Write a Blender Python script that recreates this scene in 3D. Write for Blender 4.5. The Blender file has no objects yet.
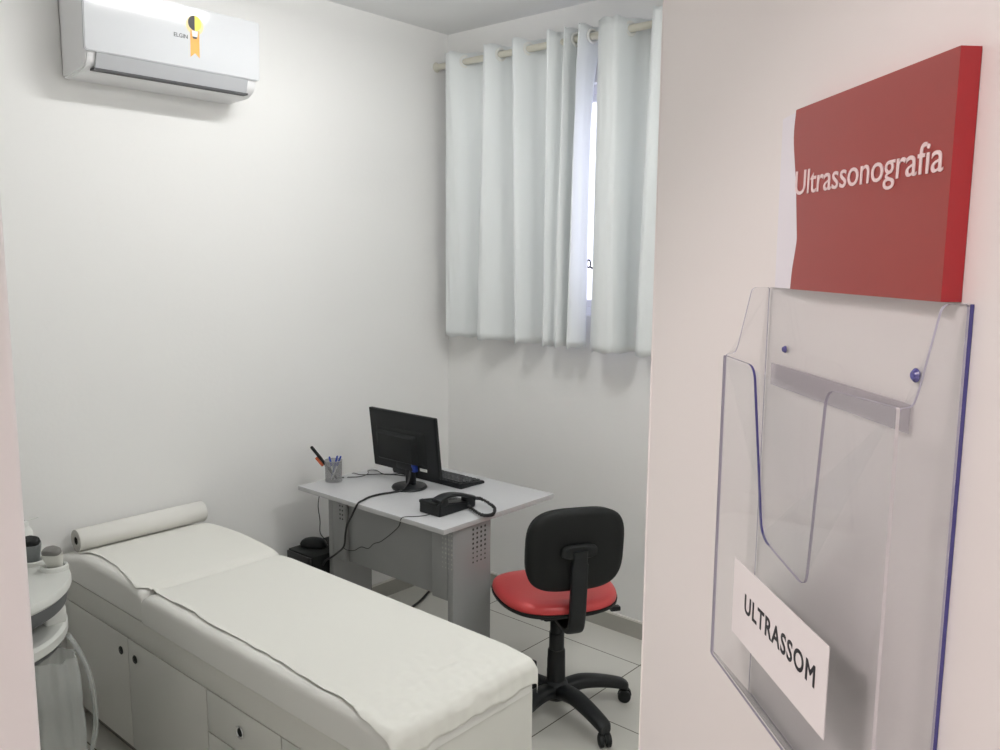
import bpy, bmesh, math, random
from mathutils import Vector, Matrix, noise

random.seed(7)
sc = bpy.context.scene
C = sc.collection
PI = math.pi

# ------------------------------------------------------------------ camera
CAM_H = 1.7
F_PX = 844.494
YAW, PITCH, ROLL = math.radians(41.19077), math.radians(7.91236), math.radians(0.44923)
TH = math.radians(46.53077)                      # direction in which the opened door leaf runs
Fw = Vector((math.cos(YAW) * math.cos(PITCH), math.sin(YAW) * math.cos(PITCH), -math.sin(PITCH)))
r0 = Vector((math.sin(YAW), -math.cos(YAW), 0))
u0 = r0.cross(Fw)
rr = math.cos(ROLL) * r0 + math.sin(ROLL) * u0
uu = -math.sin(ROLL) * r0 + math.cos(ROLL) * u0
cam = bpy.data.cameras.new('camera')
cam.sensor_width = 36.0
cam.lens = F_PX / 1000 * 36.0
cam.clip_start = 0.01
camo = bpy.data.objects.new('camera', cam)
C.objects.link(camo)
M = Matrix((rr, uu, -Fw)).transposed().to_4x4()
M.translation = (0, 0, CAM_H)
camo.matrix_world = M
sc.camera = camo

# ------------------------------------------------------------------ world, lights, exposure
w = bpy.data.worlds.new('world')
sc.world = w
w.use_nodes = True
bg = w.node_tree.nodes['Background']
bg.inputs[0].default_value = (0.85, 0.85, 1.0, 1)
bg.inputs[1].default_value = 2.8
sc.view_settings.view_transform = 'Standard'
sc.view_settings.look = 'None'
sc.view_settings.exposure = 0.15
sc.view_settings.gamma = 1.0
sc.view_settings.use_curve_mapping = False
sc.cycles.max_bounces = 10
sc.cycles.diffuse_bounces = 6
sc.cycles.transparent_max_bounces = 16
sc.cycles.caustics_reflective = False
sc.cycles.caustics_refractive = False
sc.cycles.sample_clamp_indirect = 4.0


def area(name, loc, sx, sy, power, col, rot=(0, 0, 0)):
    l = bpy.data.lights.new(name, 'AREA')
    l.shape = 'RECTANGLE'; l.size = sx; l.size_y = sy
    l.energy = power; l.color = col
    o = bpy.data.objects.new(name, l)
    C.objects.link(o); o.location = loc; o.rotation_euler = rot
    return o


LAMPS = ((1.88, 2.00, 'above the desk and couch'), (1.85, 0.15, 'added as fill near the right-hand wall'))                       # the room is lit by the bare tubes of these two ceiling lamps, built at the end; the second is added out of view as fill
TUBE_STRENGTHS = (72.0, 98.0)
area('corridor_lamp_light', (-1.05, 0.60, 2.70), 0.62, 0.3, 22.0, (1.0, 0.87, 0.86))

# ------------------------------------------------------------------ room measures
XB, YA, ZC = 3.145, 3.116, 2.801        # window wall, air-conditioner wall, ceiling height
XD0, XD1 = 0.0935, 0.2335               # the wall with the doorway (corridor side, room side)
YC = -0.75                              # the wall out of sight on the right
YJL, YJR = 0.720, -0.111                # the two sides of the doorway


# ------------------------------------------------------------------ materials
def newmat(name):
    m = bpy.data.materials.new(name)
    m.use_nodes = True
    return m, m.node_tree.nodes, m.node_tree.links, m.node_tree.nodes['Principled BSDF']


def pmat(name, col, rough=0.5, metal=0.0, spec=0.5, bump=0.0, bscale=200.0, var=0.0, vscale=3.0, coat=0.0,
         sheen=0.0, detail=3.0):
    m, N, L, b = newmat(name)
    b.inputs['Base Color'].default_value = (*col, 1)
    b.inputs['Roughness'].default_value = rough
    b.inputs['Metallic'].default_value = metal
    b.inputs['Specular IOR Level'].default_value = spec
    b.inputs['Coat Weight'].default_value = coat
    b.inputs['Sheen Weight'].default_value = sheen
    tc = N.new('ShaderNodeTexCoord')
    if var > 0:
        n = N.new('ShaderNodeTexNoise'); n.inputs['Scale'].default_value = vscale
        n.inputs['Detail'].default_value = detail
        L.new(tc.outputs['Object'], n.inputs['Vector'])
        mx = N.new('ShaderNodeMix'); mx.data_type = 'RGBA'
        mx.inputs['A'].default_value = (*[c * (1 - var) for c in col], 1)
        mx.inputs['B'].default_value = (*[min(1, c * (1 + var)) for c in col], 1)
        L.new(n.outputs['Fac'], mx.inputs['Factor'])
        L.new(mx.outputs['Result'], b.inputs['Base Color'])
    if bump > 0:
        n2 = N.new('ShaderNodeTexNoise'); n2.inputs['Scale'].default_value = bscale
        n2.inputs['Detail'].default_value = 3.0
        L.new(tc.outputs['Object'], n2.inputs['Vector'])
        bp = N.new('ShaderNodeBump'); bp.inputs['Strength'].default_value = bump
        bp.inputs['Distance'].default_value = 0.002
        L.new(n2.outputs['Fac'], bp.inputs['Height'])
        L.new(bp.outputs['Normal'], b.inputs['Normal'])
    return m


WALL = pmat('white_wall_paint', (0.86, 0.857, 0.845), 0.55, bump=0.25, bscale=60, var=0.012, vscale=1.5)
CEIL = pmat('white_ceiling_paint', (0.86, 0.865, 0.87), 0.8, bump=0.1, bscale=60)
DOORP = pmat('door_lacquer', (0.76, 0.725, 0.71), 0.32, var=0.01, vscale=2, bump=0.05, bscale=25)
FRAMEP = pmat('door_frame_paint', (0.92, 0.88, 0.885), 0.4, bump=0.05, bscale=30)
SKIRT = pmat('skirting_tile', (0.40, 0.39, 0.355), 0.3, var=0.03, vscale=8)
SKIRTC = pmat('skirting_cap', (0.74, 0.72, 0.68), 0.5)


def floor_mat():
    m, N, L, b = newmat('ceramic_floor_tile')
    tc = N.new('ShaderNodeTexCoord'); sp = N.new('ShaderNodeSeparateXYZ')
    L.new(tc.outputs['Object'], sp.inputs[0])
    P = 0.4485
    res = []
    ids = []
    for ax, off in (('X', 2.924), ('Y', 1.763)):
        a = N.new('ShaderNodeMath'); a.operation = 'SUBTRACT'; a.inputs[1].default_value = off - 20 * P
        L.new(sp.outputs[ax], a.inputs[0])
        d = N.new('ShaderNodeMath'); d.operation = 'DIVIDE'; d.inputs[1].default_value = P
        L.new(a.outputs[0], d.inputs[0])
        fl = N.new('ShaderNodeMath'); fl.operation = 'FLOOR'; L.new(d.outputs[0], fl.inputs[0]); ids.append(fl)
        f = N.new('ShaderNodeMath'); f.operation = 'FRACT'; L.new(d.outputs[0], f.inputs[0])
        s = N.new('ShaderNodeMath'); s.operation = 'SUBTRACT'; s.inputs[1].default_value = 0.5
        L.new(f.outputs[0], s.inputs[0])
        ab = N.new('ShaderNodeMath'); ab.operation = 'ABSOLUTE'; L.new(s.outputs[0], ab.inputs[0])
        res.append(ab)
    mx = N.new('ShaderNodeMath'); mx.operation = 'MAXIMUM'
    L.new(res[0].outputs[0], mx.inputs[0]); L.new(res[1].outputs[0], mx.inputs[1])
    g = N.new('ShaderNodeMath'); g.operation = 'GREATER_THAN'; g.inputs[1].default_value = 0.5 - 0.0023 / P
    L.new(mx.outputs[0], g.inputs[0])
    cb = N.new('ShaderNodeCombineXYZ'); L.new(ids[0].outputs[0], cb.inputs[0]); L.new(ids[1].outputs[0], cb.inputs[1])
    wn = N.new('ShaderNodeTexWhiteNoise'); L.new(cb.outputs[0], wn.inputs['Vector'])
    t = N.new('ShaderNodeMix'); t.data_type = 'RGBA'
    t.inputs['A'].default_value = (0.66, 0.65, 0.60, 1); t.inputs['B'].default_value = (0.72, 0.71, 0.66, 1)
    L.new(wn.outputs['Value'], t.inputs['Factor'])
    c = N.new('ShaderNodeMix'); c.data_type = 'RGBA'
    L.new(g.outputs[0], c.inputs['Factor']); L.new(t.outputs['Result'], c.inputs['A'])
    c.inputs['B'].default_value = (0.10, 0.085, 0.07, 1)
    L.new(c.outputs['Result'], b.inputs['Base Color'])
    r = N.new('ShaderNodeMath'); r.operation = 'MULTIPLY_ADD'; r.inputs[1].default_value = 0.6; r.inputs[2].default_value = 0.22
    L.new(g.outputs[0], r.inputs[0]); L.new(r.outputs[0], b.inputs['Roughness'])
    return m


FLOOR = floor_mat()


def curtain_mat():
    m, N, L, b = newmat('white_curtain_cloth')
    N.remove(b)
    out = N['Material Output']
    d = N.new('ShaderNodeBsdfDiffuse'); d.inputs[0].default_value = (0.82, 0.85, 0.855, 1)
    t = N.new('ShaderNodeBsdfTranslucent'); t.inputs[0].default_value = (0.74, 0.78, 0.84, 1)
    g = N.new('ShaderNodeBsdfGlossy'); g.inputs['Roughness'].default_value = 0.45; g.inputs[0].default_value = (0.9, 0.95, 0.95, 1)
    a = N.new('ShaderNodeMixShader'); a.inputs[0].default_value = 0.06
    c = N.new('ShaderNodeMixShader'); c.inputs[0].default_value = 0.05
    L.new(d.outputs[0], a.inputs[1]); L.new(t.outputs[0], a.inputs[2])
    L.new(a.outputs[0], c.inputs[1]); L.new(g.outputs[0], c.inputs[2])
    L.new(c.outputs[0], out.inputs['Surface'])
    return m


CURT = curtain_mat()


def clear_mat(name, tint, body, gloss=0.06, white=0.05, rough=0.04):
    """thin clear plastic: mostly see-through, a mirror sheen growing at grazing angles, a little milkiness"""
    m, N, L, b = newmat(name)
    N.remove(b)
    out = N['Material Output']
    tr = N.new('ShaderNodeBsdfTransparent'); tr.inputs[0].default_value = (*tint, 1)
    df = N.new('ShaderNodeBsdfDiffuse'); df.inputs[0].default_value = (*body, 1)
    gl = N.new('ShaderNodeBsdfGlossy'); gl.inputs['Roughness'].default_value = rough
    m1 = N.new('ShaderNodeMixShader'); m1.inputs[0].default_value = white
    L.new(tr.outputs[0], m1.inputs[1]); L.new(df.outputs[0], m1.inputs[2])
    fr = N.new('ShaderNodeLayerWeight')
    pw = N.new('ShaderNodeMath'); pw.operation = 'POWER'; pw.inputs[1].default_value = 4.0
    L.new(fr.outputs['Facing'], pw.inputs[0])
    mu = N.new('ShaderNodeMath'); mu.operation = 'MULTIPLY_ADD'; mu.inputs[1].default_value = 0.35; mu.inputs[2].default_value = gloss * 0.35
    L.new(pw.outputs[0], mu.inputs[0])
    m2 = N.new('ShaderNodeMixShader')
    L.new(mu.outputs[0], m2.inputs[0]); L.new(m1.outputs[0], m2.inputs[1]); L.new(gl.outputs[0], m2.inputs[2])
    L.new(m2.outputs[0], out.inputs['Surface'])
    return m


ACRY = clear_mat('clear_acrylic', (0.982, 0.984, 0.987), (0.75, 0.77, 0.78), white=0.022)
ACRYH = pmat('acrylic_fold_highlight', (0.60, 0.585, 0.60), 0.2)  # soft highlight on the near fold, painted in as a paler colour
ACRYE = pmat('acrylic_cut_edge_blue', (0.07, 0.065, 0.24), 0.25)
ACRYL = pmat('acrylic_cut_edge_pale', (0.36, 0.34, 0.42), 0.25)
TAPE = clear_mat('double_sided_tape', (0.90, 0.89, 0.91), (0.52, 0.50, 0.53), white=0.22, rough=0.4)


def bag_mat():
    m, N, L, b = newmat('thin_bag_film')
    N.remove(b)
    out = N['Material Output']
    tr = N.new('ShaderNodeBsdfTransparent'); tr.inputs[0].default_value = (0.93, 0.94, 0.93, 1)
    df = N.new('ShaderNodeBsdfDiffuse'); df.inputs[0].default_value = (0.72, 0.74, 0.73, 1)
    tl = N.new('ShaderNodeBsdfTranslucent'); tl.inputs[0].default_value = (0.72, 0.74, 0.73, 1)
    gl = N.new('ShaderNodeBsdfGlossy'); gl.inputs['Roughness'].default_value = 0.25
    a = N.new('ShaderNodeMixShader'); a.inputs[0].default_value = 0.4
    L.new(df.outputs[0], a.inputs[1]); L.new(tl.outputs[0], a.inputs[2])
    g = N.new('ShaderNodeMixShader'); g.inputs[0].default_value = 0.12
    L.new(a.outputs[0], g.inputs[1]); L.new(gl.outputs[0], g.inputs[2])
    mm = N.new('ShaderNodeMixShader'); mm.inputs[0].default_value = 0.42
    L.new(tr.outputs[0], mm.inputs[1]); L.new(g.outputs[0], mm.inputs[2])
    L.new(mm.outputs[0], out.inputs['Surface'])
    return m


BAG = bag_mat()


def frost_mat():
    m, N, L, b = newmat('frosted_window_glass')
    N.remove(b)
    out = N['Material Output']
    tl = N.new('ShaderNodeBsdfTranslucent'); tl.inputs[0].default_value = (0.92, 0.92, 0.95, 1)
    gl = N.new('ShaderNodeBsdfGlossy'); gl.inputs['Roughness'].default_value = 0.2
    mm = N.new('ShaderNodeMixShader'); mm.inputs[0].default_value = 0.06
    L.new(tl.outputs[0], mm.inputs[1]); L.new(gl.outputs[0], mm.inputs[2])
    L.new(mm.outputs[0], out.inputs['Surface'])
    return m


FROST = frost_mat()
ALU = pmat('white_aluminium', (0.80, 0.80, 0.82), 0.35)
ROD = pmat('cream_rod', (0.66, 0.64, 0.55), 0.35)
EYE = pmat('eyelet_plastic', (0.80, 0.80, 0.77), 0.3)
BLK = pmat('black_plastic', (0.008, 0.0095, 0.011), 0.42, spec=0.32, bump=0.1, bscale=400)
BLKM = pmat('matt_black_plastic', (0.008, 0.0095, 0.010), 0.6, spec=0.3)
BLKG = pmat('glossy_black', (0.008, 0.008, 0.010), 0.12)
KEY = pmat('black_keys', (0.022, 0.024, 0.027), 0.5)
CABLE = pmat('black_cable', (0.010, 0.010, 0.011), 0.45)
BACKF = pmat('black_chair_shell', (0.007, 0.008, 0.008), 0.6, spec=0.28, bump=0.2, bscale=500)
RED = pmat('red_vinyl', (0.53, 0.05, 0.052), 0.38, bump=0.25, bscale=90, var=0.05, vscale=12)
DESKT = pmat('grey_desk_laminate', (0.58, 0.585, 0.60), 0.3, var=0.03, vscale=60)
DESKE = pmat('grey_desk_edge_band', (0.50, 0.50, 0.505), 0.4)
STEEL = pmat('grey_painted_steel', (0.30, 0.305, 0.305), 0.42, bump=0.05, bscale=300)
HOLE = pmat('dark_perforation', (0.03, 0.03, 0.03), 0.6)
LAM = pmat('white_cabinet_laminate', (0.66, 0.655, 0.61), 0.38, var=0.015, vscale=4)
LAMF = pmat('white_cabinet_door', (0.645, 0.64, 0.60), 0.35, var=0.015, vscale=5)
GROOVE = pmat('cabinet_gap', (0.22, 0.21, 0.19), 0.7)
VINYL = pmat('white_vinyl_mattress', (0.76, 0.755, 0.72), 0.42, bump=0.3, bscale=30)
PAPER = pmat('white_exam_paper', (0.80, 0.795, 0.745), 0.75, bump=0.6, bscale=14)
PAPERR = pmat('white_paper_roll', (0.80, 0.79, 0.75), 0.8, bump=0.2, bscale=60)
ROLLEND = pmat('paper_roll_end', (0.50, 0.49, 0.46), 0.9, var=0.25, vscale=120)
CHROME = pmat('chrome', (0.8, 0.8, 0.8), 0.15, metal=1.0)
ACW = pmat('ac_gloss_white', (0.66, 0.675, 0.70), 0.08, spec=0.5)
ACB = pmat('ac_body_white', (0.82, 0.82, 0.83), 0.35)
ACG = pmat('ac_flap_grey', (0.46, 0.47, 0.49), 0.35)
ACD = pmat('ac_dark_slot', (0.06, 0.06, 0.065), 0.6)
INK = pmat('dark_ink', (0.02, 0.02, 0.025), 0.5)
INKG = pmat('grey_ink', (0.05, 0.055, 0.06), 0.5)
ORANGE = pmat('orange_label', (0.85, 0.40, 0.08), 0.5)
YEL = pmat('yellow_label', (0.90, 0.78, 0.10), 0.5)
WHT = pmat('white_plastic', (0.78, 0.79, 0.76), 0.35)
SIGNR = pmat('red_sign_face', (0.27, 0.030, 0.025), 0.35)
SIGNS = pmat('red_sign_edge_lit', (0.40, 0.020, 0.026), 0.3)  # brighter red than the face, corridor light on the edge put into the colour
SIGNW = pmat('pale_sign_strip', (0.70, 0.68, 0.73), 0.3)
TXTW = pmat('sign_lettering', (0.70, 0.56, 0.56), 0.5)
LABELP = pmat('label_paper', (0.72, 0.69, 0.69), 0.6)
CARTW = pmat('cart_white', (0.66, 0.67, 0.64), 0.35)
CARTG = pmat('cart_grey', (0.12, 0.125, 0.13), 0.45)
PRG = pmat('probe_grey', (0.19, 0.205, 0.21), 0.4)
PRL = pmat('probe_pale', (0.58, 0.58, 0.54), 0.4)
PRD = pmat('probe_lens', (0.17, 0.165, 0.155), 0.35)
BLUE = pmat('blue_plastic', (0.02, 0.05, 0.32), 0.35)
MESHM = None


def mesh_cup_mat():
    m, N, L, b = newmat('wire_mesh_grey')
    N.remove(b)
    out = N['Material Output']
    tr = N.new('ShaderNodeBsdfTransparent')
    df = N.new('ShaderNodeBsdfPrincipled'); df.inputs['Base Color'].default_value = (0.36, 0.36, 0.37, 1)
    df.inputs['Metallic'].default_value = 0.5; df.inputs['Roughness'].default_value = 0.4
    tc = N.new('ShaderNodeTexCoord')
    ck = N.new('ShaderNodeTexChecker'); ck.inputs['Scale'].default_value = 420
    L.new(tc.outputs['Object'], ck.inputs['Vector'])
    mt = N.new('ShaderNodeMath'); mt.operation = 'MULTIPLY_ADD'; mt.inputs[1].default_value = 0.35; mt.inputs[2].default_value = 0.38
    L.new(ck.outputs['Fac'], mt.inputs[0])
    mm = N.new('ShaderNodeMixShader')
    L.new(mt.outputs[0], mm.inputs[0]); L.new(tr.outputs[0], mm.inputs[1]); L.new(df.outputs[0], mm.inputs[2])
    L.new(mm.outputs[0], out.inputs['Surface'])
    return m


MESHM = mesh_cup_mat()


def lamp_mat():
    m, N, L, b = newmat('lamp_diffuser')
    b.inputs['Emission Color'].default_value = (1, 1, 0.97, 1)
    b.inputs['Emission Strength'].default_value = 5.0
    return m


LAMPM = lamp_mat()
TUBEMS = []
for st_ in TUBE_STRENGTHS:
    tm_, N_, L_, b_ = newmat('glowing_lamp_tube')
    b_.inputs['Emission Color'].default_value = (1.0, 1.0, 0.985, 1)
    b_.inputs['Emission Strength'].default_value = st_
    TUBEMS.append(tm_)


# ------------------------------------------------------------------ mesh helpers
def obj(name, bm, mats, parent=None, smooth=True, angle=35, kind=None, label=None):
    me = bpy.data.meshes.new(name)
    bmesh.ops.recalc_face_normals(bm, faces=bm.faces)
    bm.to_mesh(me); bm.free()
    if not isinstance(mats, (list, tuple)):
        mats = [mats]
    for m in mats:
        me.materials.append(m)
    if smooth:
        for p in me.polygons:
            p.use_smooth = True
        try:
            me.set_sharp_from_angle(angle=math.radians(angle))
        except Exception:
            pass
    o = bpy.data.objects.new(name, me)
    C.objects.link(o)
    if parent is not None:
        o.parent = parent
    if kind:
        o['kind'] = kind
    if label:
        o['label'] = label
    return o


def thing(name, label, cat, loc=(0, 0, 0), rotz=0.0, group=None):
    o = bpy.data.objects.new(name, None)
    o.empty_display_size = 0.05
    C.objects.link(o)
    o.location = loc; o.rotation_euler = (0, 0, rotz)
    o['label'] = label; o['category'] = cat
    if group:
        o['group'] = group
    return o


def tag(o, label, cat, group=None):
    o['label'] = label; o['category'] = cat
    if group:
        o['group'] = group
    return o


def nb():
    return bmesh.new()


def setmat(bm, old, idx):
    for f in bm.faces:
        if f not in old:
            f.material_index = idx


def box(bm, a, b, bev=0.0, seg=2, mi=0, mat=None):
    n0 = set(bm.faces)
    r = bmesh.ops.create_cube(bm, size=1.0)
    vs = r['verts']
    c = [(a[i] + b[i]) / 2 for i in range(3)]
    s = [abs(b[i] - a[i]) for i in range(3)]
    for v in vs:
        v.co = Vector((c[0] + v.co.x * s[0], c[1] + v.co.y * s[1], c[2] + v.co.z * s[2]))
        if mat is not None:
            v.co = mat @ v.co
    if bev > 0:
        es = list({e for v in vs for e in v.link_edges})
        bmesh.ops.bevel(bm, geom=es, offset=bev, segments=seg, profile=0.5, affect='EDGES')
    setmat(bm, n0, mi)


def cyl(bm, p0, p1, r0_, r1_=None, n=24, mi=0, cap=True):
    if r1_ is None:
        r1_ = r0_
    n0 = set(bm.faces)
    p0 = Vector(p0); p1 = Vector(p1)
    d = (p1 - p0)
    q = d.to_track_quat('Z', 'Y')
    rings = []
    for p, r in ((p0, r0_), (p1, r1_)):
        rings.append([bm.verts.new(p + q @ Vector((r * math.cos(2 * PI * k / n), r * math.sin(2 * PI * k / n), 0))) for k in range(n)])
    for k in range(n):
        bm.faces.new((rings[0][k], rings[0][(k + 1) % n], rings[1][(k + 1) % n], rings[1][k]))
    if cap:
        bm.faces.new(rings[0][::-1]); bm.faces.new(rings[1])
    setmat(bm, n0, mi)


def lathe(bm, prof, origin=(0, 0, 0), axis=(0, 0, 1), n=32, mi=0):
    """prof: list of (radius, height) along axis"""
    n0 = set(bm.faces)
    q = Vector(axis).to_track_quat('Z', 'Y')
    o = Vector(origin)
    rings = []
    for r, h in prof:
        if r < 1e-6:
            rings.append([bm.verts.new(o + q @ Vector((0, 0, h)))])
        else:
            rings.append([bm.verts.new(o + q @ Vector((r * math.cos(2 * PI * k / n), r * math.sin(2 * PI * k / n), h))) for k in range(n)])
    for a, b in zip(rings[:-1], rings[1:]):
        if len(a) == 1 and len(b) == 1:
            continue
        for k in range(n):
            k2 = (k + 1) % n
            if len(a) == 1:
                bm.faces.new((a[0], b[k2], b[k]))
            elif len(b) == 1:
                bm.faces.new((a[k], a[k2], b[0]))
            else:
                bm.faces.new((a[k], a[k2], b[k2], b[k]))
    setmat(bm, n0, mi)


def crom(pts, sub=8):
    P = [Vector(p) for p in pts]
    if len(P) < 3:
        return P
    Q = [P[0] * 2 - P[1]] + P + [P[-1] * 2 - P[-2]]
    out = []
    for i in range(1, len(Q) - 2):
        a, b, c, d = Q[i - 1], Q[i], Q[i + 1], Q[i + 2]
        for k in range(sub):
            t = k / sub
            out.append(0.5 * ((2 * b) + (c - a) * t + (2 * a - 5 * b + 4 * c - d) * t * t + (-a + 3 * b - 3 * c + d) * t ** 3))
    out.append(P[-1])
    return out


def tube(bm, pts, r, n=8, sub=8, mi=0, smoothp=True, close=False):
    n0 = set(bm.faces)
    P = crom(pts, sub) if smoothp else [Vector(p) for p in pts]
    up = Vector((0.13, 0.21, 0.97)).normalized()
    rings = []
    prev = None
    for i, p in enumerate(P):
        t = (P[min(i + 1, len(P) - 1)] - P[max(i - 1, 0)])
        if t.length < 1e-9:
            t = Vector((0, 0, 1))
        t.normalize()
        if prev is None:
            x = t.cross(up)
            if x.length < 1e-3:
                x = t.cross(Vector((1, 0, 0)))
        else:
            x = prev - t * prev.dot(t)
        x.normalize(); y = t.cross(x); prev = x
        rad = r[min(i, len(r) - 1)] if isinstance(r, (list, tuple)) else r
        rings.append([bm.verts.new(p + (x * math.cos(2 * PI * k / n) + y * math.sin(2 * PI * k / n)) * rad) for k in range(n)])
    for a, b in zip(rings[:-1], rings[1:]):
        for k in range(n):
            bm.faces.new((a[k], a[(k + 1) % n], b[(k + 1) % n], b[k]))
    bm.faces.new(rings[0][::-1]); bm.faces.new(rings[-1])
    setmat(bm, n0, mi)


def prism(bm, poly, fr, depth, mi=0, mside=None, bev=0.0):
    """poly of (u,v); fr(u,v,w)->Vector; extruded from w=0 to w=depth"""
    n0 = set(bm.faces)
    A = [bm.verts.new(fr(u, v, 0)) for u, v in poly]
    B = [bm.verts.new(fr(u, v, depth)) for u, v in poly]
    f1 = bm.faces.new(A); f2 = bm.faces.new(B[::-1])
    sides = []
    n = len(poly)
    for k in range(n):
        sides.append(bm.faces.new((A[(k + 1) % n], A[k], B[k], B[(k + 1) % n])))
    setmat(bm, n0, mi)
    if mside is not None:
        for k, s in enumerate(sides):
            s.material_index = mside(k) if callable(mside) else mside
    bmesh.ops.triangulate(bm, faces=[f1, f2], ngon_method='EAR_CLIP')


def sup(n, a, b, ex=4.0):
    out = []
    for k in range(n):
        t = 2 * PI * k / n
        c, s = math.cos(t), math.sin(t)
        out.append((a * math.copysign(abs(c) ** (2 / ex), c), b * math.copysign(abs(s) ** (2 / ex), s)))
    return out


def stack(bm, rings, mi=0, capa=True, capb=True):
    """rings: list of lists of Vector, same count; skin them"""
    n0 = set(bm.faces)
    R = [[bm.verts.new(v) for v in r] for r in rings]
    n = len(R[0])
    for a, b in zip(R[:-1], R[1:]):
        for k in range(n):
            bm.faces.new((a[k], a[(k + 1) % n], b[(k + 1) % n], b[k]))
    if capa:
        bm.faces.new(R[0][::-1])
    if capb:
        bm.faces.new(R[-1])
    setmat(bm, n0, mi)


def text_mesh(name, s, mat, fr, width, height, parent, bold=0.0, spacing=1.0, depth=0.0006, shear=0.0, fat=0.0):
    """flat lettering scaled to width x cap height, then placed with fr(u, v, w)"""
    cu = bpy.data.curves.new(name, 'FONT')
    cu.body = s
    cu.size = 1.0
    cu.space_character = spacing
    cu.offset = bold
    cu.resolution_u = 4
    cu.shear = shear
    cu.extrude = 0.02
    cu.bevel_depth = fat
    cu.bevel_resolution = 0
    tmp = bpy.data.objects.new(name + '_tmp', cu)
    C.objects.link(tmp)
    dg = bpy.context.evaluated_depsgraph_get()
    dg.update()
    me = bpy.data.meshes.new_from_object(tmp.evaluated_get(dg))
    bpy.data.objects.remove(tmp)
    xs = [v.co.x for v in me.vertices]
    x0, x1 = min(xs), max(xs)
    cap = 0.70
    for v in me.vertices:
        u = (v.co.x - x0) / (x1 - x0) * width
        vv = v.co.y / cap * height
        v.co = fr(u, vv, (v.co.z + 0.02 + fat) / (0.04 + 2 * fat) * depth)
    me.materials.clear(); me.materials.append(mat)
    me.name = name
    o = bpy.data.objects.new(name, me)
    C.objects.link(o)
    o.parent = parent
    return o


# ================================================================== THE SETTING
def structure(name, bm, mat, smooth=False, parent=None):
    return obj(name, bm, mat, parent, smooth=smooth, kind='structure' if parent is None else None)


XO = -1.45                                     # far side of the corridor
bm = nb(); box(bm, (XO - .1, YC - .1, -0.10), (XB + .15, YA + .12, 0)); structure('floor', bm, FLOOR)
bm = nb(); box(bm, (XO - .1, YC - .1, ZC), (XB + .15, YA + .12, ZC + .1)); structure('ceiling', bm, CEIL)
bm = nb(); box(bm, (XO - .1, YA, 0), (XB + .15, YA + .12, ZC)); structure('wall_left', bm, WALL)
bm = nb(); box(bm, (XO - .1, YC - .1, 0), (XB + .15, YC, ZC)); structure('wall_right', bm, WALL)
bm = nb(); box(bm, (XO - .1, YC, 0), (XO, YA, ZC)); structure('wall_corridor', bm, WALL)
# window wall with its opening
WY0, WY1, WZ0, WZ1 = 1.62, 2.70, 1.44, 2.46
bm = nb()
box(bm, (XB, YC, 0), (XB + .15, WY0, ZC)); box(bm, (XB, WY1, 0), (XB + .15, YA, ZC))
box(bm, (XB, WY0, 0), (XB + .15, WY1, WZ0)); box(bm, (XB, WY0, WZ1), (XB + .15, WY1, ZC))
structure('wall_back', bm, WALL)
# doorway wall
bm = nb()
box(bm, (XD0, YJL, 0), (XD1, YA, ZC)); box(bm, (XD0, YC, 0), (XD1, YJR - .005, ZC))
box(bm, (XD0, YJR - .005, 2.12), (XD1, YJL, ZC))
structure('wall_front', bm, WALL)
# door frame lining (left post with softly rounded edges, head, right post)
bm = nb()
box(bm, (XD0 - .012, YJL - .0, 0), (XD1 + .0, YJL - .032, 2.12), bev=.006, seg=3)
box(bm, (XD0 + .045, YJL - .032, 0), (XD0 + .075, YJL - .046, 2.10), bev=.004, seg=2)
box(bm, (XD0 - .012, YJR - .037, 0), (XD1 - .01, YJR - .005, 2.12), bev=.006, seg=3)
box(bm, (XD0 - .012, YJR - .005, 2.09), (XD1, YJL - .032, 2.12), bev=.006, seg=3)
box(bm, (XD0 - .026, YJL - .02, 0), (XD0 - .0005, YJL + .05, 2.17), bev=.005, seg=2)
box(bm, (XD0 - .026, YJR - .075, 0), (XD0 - .0005, YJR - .02, 2.17), bev=.005, seg=2)
structure('trim_1', bm, FRAMEP, smooth=True)

# skirtings
for nm, a, b in (('baseboard_back', (XB - .010, YC, 0), (XB, YA, .075)),
                 ('baseboard_left', (XD1, YA - .010, 0), (XB - .010, YA, .075)),
                 ('baseboard_right', (XD1, YC, 0), (XB - .010, YC + .010, .075))):
    bm = nb(); box(bm, a, b)
    o = structure(nm, bm, SKIRT)
    bm = nb(); box(bm, (a[0] - (.001 if nm.endswith('back') else 0), a[1] - (.001 if nm.endswith('left') else 0), .075), (b[0], b[1] + (.001 if nm.endswith('right') else 0), .083))
    obj('baseboard_cap', bm, SKIRTC, o, smooth=False)

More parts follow.
